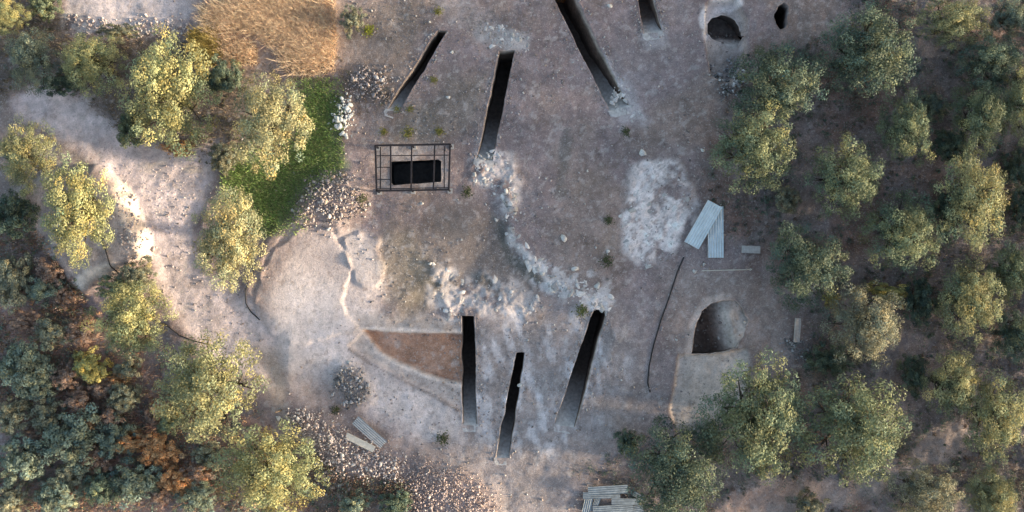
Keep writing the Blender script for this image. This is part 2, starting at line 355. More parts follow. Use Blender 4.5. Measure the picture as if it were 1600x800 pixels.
    c = blend(c, 0.85 * near(x, y, PP((1078, 552), (1080, 525), (1087, 496), (1102, 472), (1135, 463)), 0.14, 0.3, 0.12, 57), (0.56, 0.46, 0.40))
    c = blend(c, 0.9 * inside(x, y, APRON, 0.12, 0.08, 11), (0.62, 0.545, 0.48))
    c = blend(c, 0.85 * inside(x, y, SCOOP, 0.12, 0.08, 12), (0.53, 0.46, 0.41))
    c = blend(c, 0.85 * near(x, y, PP((1106, 50), (1107, 22), (1120, 7), (1150, 0)), 0.32, 0.25, 0.2, 58), (0.74, 0.69, 0.67))
    # woods: dark litter
    wood = G([(1300, -20), (1330, 30), (1280, 60), (1160, 90), (1120, 180), (1090, 290), (1130, 380), (1200, 420), (1240, 500), (1230, 560), (1150, 640), (1040, 690), (930, 740), (910, 780), (900, 1000), (2400, 1000), (2400, -400), (1300, -400)], 1.2, 0.8, 60)
    c = blend(c, 0.85 * wood, (0.185, 0.158, 0.150))
    c = blend(c, 0.6 * wood * sstep(0.0, 0.7, n2[:, 0]), (0.22, 0.19, 0.19))
    c = blend(c, 0.45 * wood * sstep(0.1, 0.7, fbm(x, y, 2.6, 3, 61)), (0.19, 0.10, 0.065))
    c = blend(c, 0.85 * G([(1110, 800), (1130, 775), (1200, 745), (1260, 750), (1330, 765), (1400, 730), (1440, 680), (1500, 655), (1530, 670), (1500, 715), (1400, 760), (1330, 790), (1200, 810)], 0.6, 0.3, 62), (0.34, 0.285, 0.255))
    c = blend(c, 0.7 * G([(1110, 800), (1150, 770), (1230, 745), (1250, 770), (1180, 800)], 0.5, 0.3, 63), (0.36, 0.25, 0.20))
    c = blend(c, 0.6 * G([(1255, 560), (1310, 580), (1300, 620), (1265, 630)], 0.5, 0.3, 64), (0.24, 0.22, 0.20))
    c = blend(c, 0.6 * G([(1400, 60), (1470, 70), (1500, 130), (1440, 150)], 0.9, 0.5, 65), (0.22, 0.19, 0.18))
    # left: scrub bank, verge, path, plateau
    sw = inside(x, y, SWBANK, 0.8, 0.5, 66)
    c = blend(c, 0.9 * sw, (0.29, 0.225, 0.205))
    c = blend(c, 0.7 * sw * sstep(0.0, 0.6, fbm(x, y, 2.2, 4, 67)), (0.40, 0.235, 0.18))
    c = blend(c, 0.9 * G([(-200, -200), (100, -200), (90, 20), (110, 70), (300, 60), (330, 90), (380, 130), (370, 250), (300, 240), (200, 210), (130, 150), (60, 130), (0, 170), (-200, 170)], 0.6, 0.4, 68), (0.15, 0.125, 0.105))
    c = blend(c, 0.9 * G([(0, 170), (30, 190), (110, 225), (190, 300), (80, 290), (0, 330)], 0.5, 0.3, 69), (0.24, 0.21, 0.19))
    c = blend(c, 0.95 * inside(x, y, PATH, 0.5, 0.35, 70), (0.60, 0.53, 0.53))
    c = blend(c, 0.8 * inside(x, y, PATH, 0.5, 0.3, 70) * sstep(0.25, 0.7, fbm(x, y, 0.8, 3, 71)) * inside(x, y, PP((220, 250), (330, 240), (320, 350), (260, 370)), 1.0), (0.60, 0.52, 0.44))
    c = blend(c, 0.75 * inside(x, y, PLATEAU, 0.3, 0.2, 72), (0.36, 0.31, 0.28))
    c = blend(c, 0.95 * near(x, y, PP((190, 292), (205, 335), (222, 370), (228, 395)), 0.25, 0.35, 0.12, 73), (0.66, 0.57, 0.48))
    c = blend(c, 0.9 * near(x, y, PP((125, 446), (150, 428), (180, 420)), 0.2, 0.4, 0.12, 74), (0.64, 0.55, 0.46))
    c = blend(c, 0.8 * G([(44, 320), (72, 310), (80, 350), (72, 385), (50, 355)], 0.3, 0.2, 75), (0.55, 0.47, 0.43))
    c = blend(c, 0.9 * G([(110, -200), (320, -200), (300, 30), (240, 45), (150, 40), (105, 20)], 0.5, 0.2, 76), (0.55, 0.50, 0.50))
    c = blend(c, 0.7 * near(x, y, PP((110, 30), (180, 45), (250, 45), (290, 40)), 0.3, 0.5, 0.3, 77) * sstep(-0.1, 0.5, n3[:, 0]), (0.58, 0.54, 0.50))
    c = blend(c, 0.85 * G([(300, 0), (540, 0), (530, 90), (470, 110), (380, 130), (330, 90)], 0.8, 0.4, 78), (0.40, 0.31, 0.25))
    c = blend(c, 0.9 * G([(478, 125), (510, 130), (530, 180), (528, 230), (540, 260), (470, 300), (450, 345), (400, 370), (370, 330), (345, 290), (360, 250), (440, 240), (475, 180)], 0.4, 0.25, 79), (0.22, 0.26, 0.13))
    c = blend(c, 0.6 * G([(540, 100), (610, 90), (610, 200), (570, 230), (540, 210)], 0.8, 0.4, 80), (0.21, 0.165, 0.14))
    c = blend(c, 0.5 * G([(455, 600), (520, 600), (550, 650), (640, 690), (760, 740), (740, 760), (640, 720), (500, 650)], 0.8, 0.4, 81), (0.33, 0.26, 0.225))
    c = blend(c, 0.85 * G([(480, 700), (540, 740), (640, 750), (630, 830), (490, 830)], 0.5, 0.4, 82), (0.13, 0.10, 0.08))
    c = blend(c, 0.9 * G([(400, 545), (430, 545), (450, 600), (440, 640), (415, 600)], 0.6, 0.3, 83), (0.46, 0.38, 0.32))
    # limestone showing through
    for q, a, s in ((OUTCROP, 0.95, 84), (UPROCK, 0.6, 85), (MIDROCK, 0.55, 86)):
        mk = inside(x, y, q, 0.3, 0.35, s) * sstep(*((-0.8, -0.3) if s == 84 else (-0.5, 0.0)), fbm(x, y, 1.0, 5, s + 9))
        c = blend(c, a * mk, (0.76, 0.70, 0.67))
    c = blend(c, 0.8 * inside(x, y, OUTCROP, 0.5, 0.2, 84) * np.maximum(sstep(0.3, 0.55, fbm(x, y, 0.9, 5, 99)), 0.9 * (1 - sstep(0.02, 0.11, np.abs(fbm(x, y, 0.8, 4, 199))))), (0.30, 0.25, 0.24))
    c = blend(c, 0.9 * near(x, y, LEDGE, 0.12, 0.35, 0.5, 87) * sstep(-0.5, 0.1, fbm(x, y, 0.8, 4, 187)), (0.62, 0.585, 0.565))
    c = blend(c, 0.8 * near(x, y, PP((850, 425), (900, 435), (940, 465)), 0.7, 0.6, 0.5, 88) * sstep(0.0, 0.4, fbm(x, y, 0.6, 4, 188)), (0.60, 0.59, 0.59))
    c = blend(c, 0.7 * inside(x, y, PP((588, 228), (700, 228), (700, 296), (588, 296)), 0.12, 0.06, 89) * sstep(-0.5, 0.2, fbm(x, y, 0.7, 4, 189)), (0.29, 0.275, 0.275))
    for q, a, s in ((PILE_TOP, 0.7, 90), (PILE_LONG, 0.7, 91), (PILE_PINK, 0.7, 92)):
        c = blend(c, a * inside(x, y, q, 0.6, 0.3, s), (0.36, 0.295, 0.275))
    c = blend(c, 0.6 * inside(x, y, PILE_ROUND, 0.3, 0.1, 93), (0.16, 0.15, 0.145))
    c = blend(c, 0.75 * near(x, y, PP((884, 205), (880, 250), (874, 305)), 0.12, 0.35, 0.3, 94), (0.15, 0.14, 0.13))
    sm = (1 - 0.6 * inside(x, y, HEAP, 1.5, 0.5, 5))[:, None]
    c = c * (1 + sm * (0.22 * n2 + 0.16 * n3))
    # speckle of small stones and chips
    sp = sstep(0.62, 0.8, fbm(x, y, 0.3, 2, 95)) * (1 - 0.7 * wood) * 0.45
    c = blend(c, sp, (0.46, 0.43, 0.41))
    return np.clip(c * np.array([1.01, 0.96, 0.96]), 0.02, 0.8)

# ------------------------------------------------------------------ the terrain: one sheet to the horizon
def axis(lo, hi, st):
    a = list(np.arange(lo, hi + 1e-6, st)); g = []; s = st; v = hi
    while v < 900: s *= 1.28; v += s; g.append(v)
    return np.array([-(q - hi) + lo for q in g][::-1] + a + g)
gx = axis(-36, 36, 0.1); gy = axis(-20, 20, 0.1)
X, Y = np.meshgrid(gx, gy); nx, ny = len(gx), len(gy); X = X.ravel().copy(); Y = Y.ravel().copy()
def hole_sd(x, y):
    s = np.full(x.shape, 9.0)
    for q in HOLES:
        lo, hi = q.min(0) - 0.4, q.max(0) + 0.4
        k = (x > lo[0]) & (x < hi[0]) & (y > lo[1]) & (y < hi[1])
        if k.any(): s[k] = np.minimum(s[k], sdpoly(x[k], y[k], q))
    return s
S = hole_sd(X, Y)
idx = np.arange(nx * ny).reshape(ny, nx)
F = np.stack([idx[:-1, :-1], idx[:-1, 1:], idx[1:, 1:], idx[1:, :-1]], -1).reshape(-1, 4)
keep = S[F].mean(1) > 0.0
F = F[keep]
k = (S < 0.0) & (S > -0.16)
e = 0.01
gxn = (hole_sd(X[k] + e, Y[k]) - hole_sd(X[k] - e, Y[k])) / (2 * e); gyn = (hole_sd(X[k], Y[k] + e) - hole_sd(X[k], Y[k] - e)) / (2 * e)
X[k] -= gxn * S[k]; Y[k] -= gyn * S[k]
used = np.zeros(nx * ny, bool); used[F.ravel()] = True
remap = np.cumsum(used) - 1; F = remap[F]; X = X[used]; Y = Y[used]
Z = height(X, Y)
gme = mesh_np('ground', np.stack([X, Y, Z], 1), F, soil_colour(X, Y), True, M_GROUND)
tag(link('ground', gme), 'bare grey-brown excavation ground with pale dust and exposed limestone', 'ground', kind='structure')

# ------------------------------------------------------------------ trenches
def strip(rows, colr, name, parent, closed=False):
    """rows: list of (n,3) arrays; colr: list of colours per row"""
    n = len(rows[0]); V = np.vstack(rows); C = np.vstack([np.ones((n, 1)) * np.array(c) for c in colr])
    C = C * (1 + 0.2 * fbm(V[:, 0] + V[:, 2], V[:, 1] - V[:, 2], 0.5, 3, 3))[:, None]
    F = []
    for r in range(len(rows) - 1):
        for i in range(n if closed else n - 1):
            j = (i + 1) % n; F.append((r * n + i, r * n + j, (r + 1) * n + j, (r + 1) * n + i))
    return link(name, mesh_np(name, V, F, np.clip(C, .01, .9), True, M_CUT), parent)
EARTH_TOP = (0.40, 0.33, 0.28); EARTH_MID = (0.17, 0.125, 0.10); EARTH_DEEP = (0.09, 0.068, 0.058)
def wall_rows(edge, outn, floor_z, batter=0.0):
    """edge (n,2) rim line, outn (n,2) outward normals, floor_z (n,)"""
    n = len(edge)
    def row(off, z): p = edge + outn * np.broadcast_to(np.asarray(off, float), (n,))[:, None]; return np.column_stack([p, z])
    o = edge + outn * 0.1; rim = height(o[:, 0], o[:, 1])
    cr = 0.025 + 0.02 * fbm(edge[:, 0], edge[:, 1], 0.6, 3, 8)
    rows = [row(0.17, height(*(edge + outn * 0.17).T) - 0.05), row(0.06, rim + cr), row(0.0, rim + cr * 0.6)]
    so = soil_colour(*(edge + outn * 0.12).T)
    cols = [so, so * 1.08, so]
    depth = np.maximum(rim - floor_z, 0.03)
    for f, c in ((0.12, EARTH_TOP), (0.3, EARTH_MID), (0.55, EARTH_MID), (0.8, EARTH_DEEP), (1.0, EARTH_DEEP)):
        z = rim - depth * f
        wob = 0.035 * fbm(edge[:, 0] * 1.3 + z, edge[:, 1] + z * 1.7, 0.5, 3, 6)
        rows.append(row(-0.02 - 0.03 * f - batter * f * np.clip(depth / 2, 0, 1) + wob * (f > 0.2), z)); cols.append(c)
    return rows, cols
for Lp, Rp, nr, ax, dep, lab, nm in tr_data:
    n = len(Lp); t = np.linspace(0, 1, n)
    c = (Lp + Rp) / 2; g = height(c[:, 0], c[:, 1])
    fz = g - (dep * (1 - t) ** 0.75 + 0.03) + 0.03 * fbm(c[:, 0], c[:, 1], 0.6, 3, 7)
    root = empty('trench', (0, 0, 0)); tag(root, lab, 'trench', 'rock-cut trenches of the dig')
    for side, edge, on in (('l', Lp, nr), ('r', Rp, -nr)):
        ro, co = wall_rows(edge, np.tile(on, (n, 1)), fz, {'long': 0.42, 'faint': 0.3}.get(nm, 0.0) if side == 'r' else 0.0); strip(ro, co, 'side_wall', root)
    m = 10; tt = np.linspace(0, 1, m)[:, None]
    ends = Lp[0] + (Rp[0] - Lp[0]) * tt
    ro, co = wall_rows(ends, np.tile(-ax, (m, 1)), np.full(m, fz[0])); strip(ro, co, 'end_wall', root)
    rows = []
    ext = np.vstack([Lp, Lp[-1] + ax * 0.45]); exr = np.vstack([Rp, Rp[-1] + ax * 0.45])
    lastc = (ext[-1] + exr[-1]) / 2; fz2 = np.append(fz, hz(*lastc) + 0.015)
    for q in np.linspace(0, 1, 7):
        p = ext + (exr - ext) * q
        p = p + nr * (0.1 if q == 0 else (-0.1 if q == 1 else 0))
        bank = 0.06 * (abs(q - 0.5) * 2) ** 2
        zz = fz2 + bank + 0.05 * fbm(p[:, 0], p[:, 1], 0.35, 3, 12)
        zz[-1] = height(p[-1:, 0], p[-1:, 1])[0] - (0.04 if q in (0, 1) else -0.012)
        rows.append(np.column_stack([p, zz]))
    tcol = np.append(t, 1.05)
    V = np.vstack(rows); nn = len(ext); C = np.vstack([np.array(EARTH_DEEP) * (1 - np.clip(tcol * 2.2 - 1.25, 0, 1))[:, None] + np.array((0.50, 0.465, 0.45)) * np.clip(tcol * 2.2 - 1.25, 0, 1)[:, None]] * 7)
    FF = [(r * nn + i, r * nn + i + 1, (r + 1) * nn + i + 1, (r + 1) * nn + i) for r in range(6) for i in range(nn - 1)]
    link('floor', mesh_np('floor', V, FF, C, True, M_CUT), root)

# ------------------------------------------------------------------ pits (collapsed chambers, framed shaft)
PIT_DEBRIS = []
def pit(name, Q, label, cat, floor_fn, top, mid, deep, undercut=0.12, lip=(0.17, 0.06)):
    root = empty(name, (0, 0, 0)); tag(root, label, cat)
    n = len(Q); nx_ = np.roll(Q, -1, 0) - np.roll(Q, 1, 0); on = np.column_stack([nx_[:, 1], -nx_[:, 0]]); on /= np.linalg.norm(on, axis=1)[:, None]
    c = Q.mean(0)
    if ((Q - c) * on).sum(1).mean() < 0: on = -on
    o = Q + on * 0.12; rim = height(o[:, 0], o[:, 1]); fl = floor_fn(Q[:, 0], Q[:, 1], rim)
    cr = 0.03 + 0.03 * fbm(Q[:, 0], Q[:, 1], 0.6, 3, 8)
    ow = Q + on * lip[0]
    rows = [np.column_stack([ow, height(ow[:, 0], ow[:, 1]) - 0.06]), np.column_stack([Q + on * lip[1], rim + cr]), np.column_stack([Q, rim + cr * 0.4])]
    so = soil_colour(*(Q + on * 0.12).T); cols = [so, so * 1.05, so]; dp = np.maximum(rim - fl, 0.03)
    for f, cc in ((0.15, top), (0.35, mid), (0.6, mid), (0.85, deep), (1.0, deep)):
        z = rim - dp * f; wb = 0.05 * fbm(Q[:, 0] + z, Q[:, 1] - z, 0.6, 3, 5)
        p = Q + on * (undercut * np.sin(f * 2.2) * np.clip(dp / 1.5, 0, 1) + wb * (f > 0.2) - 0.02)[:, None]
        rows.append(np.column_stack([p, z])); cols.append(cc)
    strip(rows, cols, 'wall', root, True)
    base = rows[-1]; rws = []; cls = []
    for s in (1.06, 0.95, 0.85, 0.75, 0.65, 0.55, 0.45, 0.35, 0.25, 0.15, 0.0):
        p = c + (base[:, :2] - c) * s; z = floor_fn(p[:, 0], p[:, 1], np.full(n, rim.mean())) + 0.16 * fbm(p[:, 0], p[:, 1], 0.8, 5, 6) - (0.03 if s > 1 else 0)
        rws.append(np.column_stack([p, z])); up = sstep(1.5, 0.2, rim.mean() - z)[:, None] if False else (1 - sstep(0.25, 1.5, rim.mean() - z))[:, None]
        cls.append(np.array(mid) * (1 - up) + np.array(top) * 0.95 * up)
    strip(rws, cls, 'floor', root, True)
    if cat == 'pit' and name == 'collapsed_chamber':
        rr = np.random.default_rng(len(Q)); pp = c + (Q[rr.integers(0, n, 70)] - c) * (rr.random((70, 1)) ** 0.6 * 0.92)
        PIT_DEBRIS.append((root, pp, floor_fn(pp[:, 0], pp[:, 1], np.full(70, rim.mean())) - height(pp[:, 0], pp[:, 1])))
    return root
x0, x1 = P(1082, 0)[0], P(1165, 0)[0]
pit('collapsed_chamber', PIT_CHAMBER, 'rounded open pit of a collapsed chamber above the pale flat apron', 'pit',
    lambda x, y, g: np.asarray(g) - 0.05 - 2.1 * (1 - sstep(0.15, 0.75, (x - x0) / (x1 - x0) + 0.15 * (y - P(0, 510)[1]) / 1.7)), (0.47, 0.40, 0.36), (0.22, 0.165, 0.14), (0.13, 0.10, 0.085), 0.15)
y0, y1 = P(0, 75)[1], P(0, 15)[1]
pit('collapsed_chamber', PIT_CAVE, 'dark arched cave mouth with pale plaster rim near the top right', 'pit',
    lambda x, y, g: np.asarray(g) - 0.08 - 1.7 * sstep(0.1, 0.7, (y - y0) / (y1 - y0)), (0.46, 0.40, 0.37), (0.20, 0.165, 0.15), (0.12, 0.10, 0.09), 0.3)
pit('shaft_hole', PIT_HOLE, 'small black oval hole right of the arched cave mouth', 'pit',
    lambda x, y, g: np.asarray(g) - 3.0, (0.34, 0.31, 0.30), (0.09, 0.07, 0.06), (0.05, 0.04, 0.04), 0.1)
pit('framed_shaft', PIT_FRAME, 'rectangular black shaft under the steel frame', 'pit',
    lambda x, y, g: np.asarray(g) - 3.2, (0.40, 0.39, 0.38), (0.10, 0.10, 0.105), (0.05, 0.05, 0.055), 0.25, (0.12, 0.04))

# ------------------------------------------------------------------ stones
def stone_geo(seed):
    r = np.random.default_rng(seed); bm = bmesh.new()
    for q in r.normal(size=(13, 3)):
        q = q / np.linalg.norm(q) * (0.8 + 0.2 * r.random()); bm.verts.new((q[0] * 0.6, q[1] * 0.48, q[2] * 0.36))
    bmesh.ops.convex_hull(bm, input=bm.verts[:]); bmesh.ops.triangulate(bm, faces=bm.faces[:])
    lone = [v for v in bm.verts if not v.link_faces]
    bmesh.ops.delete(bm, geom=lone, context='VERTS'); bm.verts.index_update()
    V = np.array([v.co[:] for v in bm.verts]); Fc = np.array([[v.index for v in f.verts] for f in bm.faces]); bm.free()
    return V, Fc
STONES = [stone_geo(s) for s in range(10)]
def stones_me(tone, kk):
    V, Fc = STONES[kk]; return mesh_np('stone', V, Fc, np.tile(tone, (len(V), 1)), False, M_STONE)
_cache = {}
def put_stone(x, y, s, tone, parent=None, z=None, name='stone'):
    kk = random.randrange(10); tn = tuple(round(v, 2) for v in tone); key = (kk, tn)
    if key not in _cache: _cache[key] = stones_me(tn, kk)
    o = link(name, _cache[key], parent)
    o.location = (x, y, (hz(x, y) if z is None else z) + s * 0.16); o.scale = (s, s, s)
    o.rotation_euler = (random.uniform(-.4, .4), random.uniform(-.4, .4), random.uniform(0, 6.28)); return o
def scatter_in(Q, n, seed=0, f=0.45):
    r = np.random.default_rng(seed); out = []
    lo, hi = Q.min(0) - 0.3, Q.max(0) + 0.3
    while len(out) < n:
        p = lo + r.random((n * 2, 2)) * (hi - lo)
        s = sdpoly(p[:, 0], p[:, 1], Q) + 0.3 * fbm(p[:, 0], p[:, 1], 1.2, 3, seed)
        out += [q for q in p[s < f * (2 * r.random(len(p)) ** 2 - 0.6)]]
    return np.array(out[:n])
def rot_mats(n, r):
    q = r.normal(size=(n, 4)); q /= np.linalg.norm(q, axis=1)[:, None]; w_, x, y, z = q.T
    return np.stack([np.stack([1 - 2 * (y * y + z * z), 2 * (x * y - z * w_), 2 * (x * z + y * w_)], -1),
                     np.stack([2 * (x * y + z * w_), 1 - 2 * (x * x + z * z), 2 * (y * z - x * w_)], -1),
                     np.stack([2 * (x * z - y * w_), 2 * (y * z + x * w_), 1 - 2 * (x * x + y * y)], -1)], -2)
def rubble(name, pts, smin, smax, tones, parent=None, seed=0, lift=0.0, pw=1.0):
    r = np.random.default_rng(seed); Vs = []; Fs = []; Cs = []; base = 0
    kind = r.integers(0, 10, len(pts)); sz = smin + (smax - smin) * r.random(len(pts)) ** (2 * pw)
    zz = height(pts[:, 0], pts[:, 1]) + np.asarray(lift) * (r.random(len(pts)) if np.ndim(lift) == 0 else 1); Rm = rot_mats(len(pts), r)
    tn = np.array(tones)[r.integers(0, len(tones), len(pts))] * (0.75 + 0.45 * r.random((len(pts), 1)))
    for kk in range(10):
        sel = np.where(kind == kk)[0]
        if not len(sel): continue
        V, Fc = STONES[kk]
        vv = np.einsum('nij,vj->nvi', Rm[sel], V) * sz[sel][:, None, None]
        vv = vv + np.stack([pts[sel, 0], pts[sel, 1], zz[sel] + sz[sel] * 0.15], -1)[:, None, :]
        m = len(V); Vs.append(vv.reshape(-1, 3)); Cs.append(np.repeat(tn[sel], m, 0))
        Fs.append((Fc[None] + (np.arange(len(sel)) * m)[:, None, None]).reshape(-1, 3) + base); base += m * len(sel)
    o = link(name, mesh_np(name, np.vstack(Vs), np.vstack(Fs), np.vstack(Cs), False, M_STONE), parent)
    o['kind'] = 'stuff'; return o
WHITE = [(0.66, 0.57, 0.53), (0.58, 0.49, 0.46), (0.48, 0.40, 0.38), (0.72, 0.65, 0.60), (0.34, 0.28, 0.27)]
PINK = [(0.50, 0.40, 0.37), (0.42, 0.33, 0.31), (0.58, 0.48, 0.44), (0.34, 0.27, 0.25)]
GREY = [(0.28, 0.27, 0.28), (0.36, 0.35, 0.36), (0.17, 0.165, 0.17), (0.46, 0.45, 0.46), (0.21, 0.20, 0.205)]
MIX = [(0.44, 0.38, 0.37), (0.32, 0.28, 0.28), (0.58, 0.52, 0.49), (0.38, 0.30, 0.25), (0.21, 0.19, 0.19)]
def pile(Q, nb, ns, big, small, tones, label, seed, lift=0.15):
    root = empty('stone_pile', (0, 0, 0)); tag(root, label, 'stone pile')
    rubble('rubble', scatter_in(Q, ns, seed), small[0], small[1], tones, root, seed, lift)
    r = random.Random(seed)
    for p in scatter_in(Q, nb, seed + 50, 0.05):
        put_stone(p[0], p[1], r.uniform(*big), tones[r.randrange(len(tones))], root, hz(*p) + lift * 0.6)
    return root
pile(PILE_TOP, 45, 1100, (0.18, 0.36), (0.05, 0.22), MIX, 'broad pile of mixed grey and tan stones left of the steel frame', 101)
pile(PILE_ROUND, 28, 240, (0.22, 0.36), (0.10, 0.25), GREY, 'small oval heap of grey stones on the pale slope', 102, 0.2)
pile(PILE_LONG, 60, 1700, (0.17, 0.34), (0.05, 0.22), WHITE, 'long bank of sunlit white stones beside the two boards', 103, 0.3)
pile(PILE_PINK, 60, 3200, (0.16, 0.30), (0.05, 0.19), PINK, 'wide bank of small pinkish stones at the bottom edge', 104, 0.25)
pile(PILE_WHITE, 22, 110, (0.26, 0.42), (0.12, 0.26), [(0.62, 0.62, 0.61), (0.52, 0.52, 0.52), (0.70, 0.70, 0.68)], 'upright strip of white stones at the edge of the green grass', 105, 0.15)
pile(PILE_SMALL, 22, 260, (0.22, 0.36), (0.10, 0.22), MIX + PINK[:1], 'scattered tan stones above the white stone strip', 106, 0.08)
pile(PP((1120, 110), (1150, 95), (1168, 110), (1150, 150), (1128, 155)), 22, 220, (0.24, 0.4), (0.1, 0.24), GREY, 'grey stones tumbled below the arched cave mouth', 107, 0.12)
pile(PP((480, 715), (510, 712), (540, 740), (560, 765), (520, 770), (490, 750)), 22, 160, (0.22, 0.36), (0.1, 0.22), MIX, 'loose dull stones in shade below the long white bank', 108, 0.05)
pile(PP((1225, 530), (1250, 528), (1262, 550), (1245, 562), (1226, 552)), 8, 90, (0.2, 0.32), (0.1, 0.2), GREY, 'few grey stones below the small white panel', 109, 0.05)

for k_, (root, pp, dz) in enumerate(PIT_DEBRIS): rubble('debris', pp, 0.05, 0.26, [(0.34, 0.28, 0.25), (0.46, 0.41, 0.38), (0.24, 0.19, 0.17)], root, 720 + k_, dz)
for k_, (Lp, Rp, nr, ax, dep, lab, nm) in enumerate(tr_data):        # crumbs of earth along both rims
    root = [o for o in COL.objects if o.get('label') == lab][0]; r_ = np.random.default_rng(700 + k_)
    ii = r_.integers(0, len(Lp), 150); off = 0.10 + 0.45 * r_.random(150) ** 2.2; sd2 = r_.random(150) < 0.5
    pp = np.where(sd2[:, None], Lp[ii] + nr * off[:, None], Rp[ii] - nr * off[:, None]) + r_.normal(size=(150, 2)) * 0.05
    pp = pp[hole_sd(pp[:, 0], pp[:, 1]) > 0.06]
    rubble('clods', pp, 0.05, 0.2, [(0.34, 0.29, 0.27), (0.46, 0.42, 0.40), (0.25, 0.20, 0.18)], root, 700 + k_)

# limestone showing as slabs: outcrop, upper rock, ledge
def slab_rock(name, Q, n, smin, smax, label, seed, line=None, flat=0.45):
    root = empty(name, (0, 0, 0)); tag(root, label, 'rock')
    r = random.Random(seed)
    if line is None: pts = scatter_in(Q, n, seed, -0.05)
    else:
        pts = []
        seg = np.linalg.norm(np.diff(line, axis=0), axis=1); cum = np.concatenate([[0], np.cumsum(seg)])
        for i in range(n):
            s = cum[-1] * (i + r.random()) / n; j = min(np.searchsorted(cum, s, 'right') - 1, len(seg) - 1); f = (s - cum[j]) / seg[j]
            p = line[j] + (line[j + 1] - line[j]) * f; pts.append(p + np.array([r.gauss(0.1, .26), r.gauss(0.1, .26)]))
    for p in pts:
        s = smin + (smax - smin) * r.random() ** 1.8
        v = r.choice((0.36, 0.44, 0.52, 0.60, 0.68)); tone = (v, v * 0.945, v * 0.915)
        o = put_stone(p[0], p[1], s, tone, root); o.scale = (s, s * r.uniform(.6, 1), s * flat)
        o.location.z = hz(*p) - s * 0.07; o.rotation_euler = (r.uniform(-.2, .2), r.uniform(-.2, .2), r.uniform(0, 6.28))
    return root
slab_rock('limestone_outcrop', OUTCROP, 60, 0.2, 0.8, 'large white cracked limestone outcrop left of the pale metal sheets', 201, None, 0.22)
slab_rock('limestone_outcrop', UPROCK, 110, 0.12, 0.5, 'white broken rock at the lower end of the long black trench', 202)
slab_rock('limestone_outcrop', MIDROCK, 80, 0.15, 0.7, 'rough pale rock between the ledge and the straight trench', 203)
slab_rock('limestone_outcrop', PP((850, 428), (900, 425), (945, 462), (948, 482), (905, 470), (868, 452)), 70, 0.12, 0.5, 'broken white rock right of the ledge above the wide trench', 207)
slab_rock('rock_ledge', None, 90, 0.2, 0.95, 'winding white rock ledge running down to the wide trench', 204, LEDGE, 0.42)
slab_rock('limestone_outcrop', PP((948, 150), (975, 128), (990, 155), (1005, 180), (978, 185)), 60, 0.12, 0.45, 'pale bluish rock at the lower end of the longest trench', 205)
slab_rock('limestone_outcrop', PP((740, 35), (780, 42), (826, 64), (826, 76), (805, 78), (770, 70)), 60, 0.15, 0.6, 'pale rock shelf at the head of the long black trench', 206)
LOOSE = [  # pixel, size, label
    (953, 9, .34, 'white stone between the longest trench and the shallow grey trench'),
    (1003, 240, .55, 'upright pale stone just above the white limestone outcrop'), (1097, 235, .3, 'lone small white stone at the left edge of the right-hand trees'),
    (880, 373, .55, 'lone white stone left of the white limestone outcrop'), (950, 393, .3, 'small white stone above a dark weed left of the outcrop'),
    (459, 330, .35, 'single white stone at the grass edge of the broad stone pile'), (514, 358, .36, 'white stone at the foot of the broad stone pile'),
    (577, 319, .26, 'small white stone right of the broad stone pile'), (659, 317, .3, 'small white stone below the steel frame'),
    (775, 343, .36, 'pale stone at the top of the dark hollow beside the ledge'), (706, 82, .34, 'pale stone between the thin and the long upper trenches'),
    (700, 151, .32, 'pale stone with a weed between the thin trench and the long trench'), (1085, 423, .34, 'white stone below the slanting metal sheet'),
    (1100, 414, .28, 'small white stone below the upright metal sheet'), (1172, 421, .2, 'tiny white stone at the end of the thin pole'),
    (1056, 530, .24, 'small pale stone left of the collapsed chamber'), (435, 653, .4, 'pale stone at the foot of the wooden post'),
    (812, 602, .32, 'white stone at the right rim of the narrowest trench'), (496, 724, .42, 'lone pale stone in shade left of the long white bank'),
    (40, 640, .35, 'pale stone in the scrub at lower left'), (60, 643, .42, 'larger pale stone in the scrub at lower left'),
    (673, 412, .34, 'white stone at the upper tip of the rough pale rock'), (847, 427, .36, 'white stone just above the middle of the ledge'),
    (898, 420, .45, 'flat white stone between the ledge and the outcrop'), (932, 445, .5, 'jagged white stone above the head of the wide trench'),
    (545, 565, .3, 'pale stone above the small oval heap'), (790, 300, .4, 'pale stone in the gap above the ledge'),
]
for px, py, s, lab in LOOSE:
    x, y = P(px, py); tag(put_stone(x, y, s, (0.58, 0.56, 0.54)), lab, 'stone', 'loose stones lying on the site')
pts = np.column_stack([rng.uniform(-22, 14, 13000), rng.uniform(-16, 16, 13000)])
den = fbm(pts[:, 0], pts[:, 1], 3.0, 3, 301)
pts = pts[(den > rng.uniform(-0.6, 0.9, len(pts))) & (hole_sd(pts[:, 0], pts[:, 1]) > 0.15) & (sdpoly(pts[:, 0], pts[:, 1], HEAP) > rng.uniform(-1.5, 0.2, len(pts)))]
tag(rubble('gravel', pts, 0.03, 0.19, MIX + [(0.5, 0.48, 0.46), (0.2, 0.18, 0.17)], None, 302, 0, 1.2), 'small stone chips strewn over the bare ground', 'gravel', kind='stuff')
PB = PP((150, 255), (260, 255), (330, 240), (330, 320), (290, 400), (240, 330))
tag(rubble('gravel', scatter_in(PB, 500, 303), 0.03, 0.12, WHITE, None, 303, 0), 'pale broken stone on the left-hand track', 'gravel', kind='stuff')
tag(rubble('gravel', scatter_in(PP((108, 28), (180, 38), (290, 36), (280, 52), (180, 52), (112, 45)), 330, 304), 0.08, 0.26, WHITE, None, 304, 0), 'white rubble along the edge of the pale terrace at top left', 'gravel', kind='stuff')
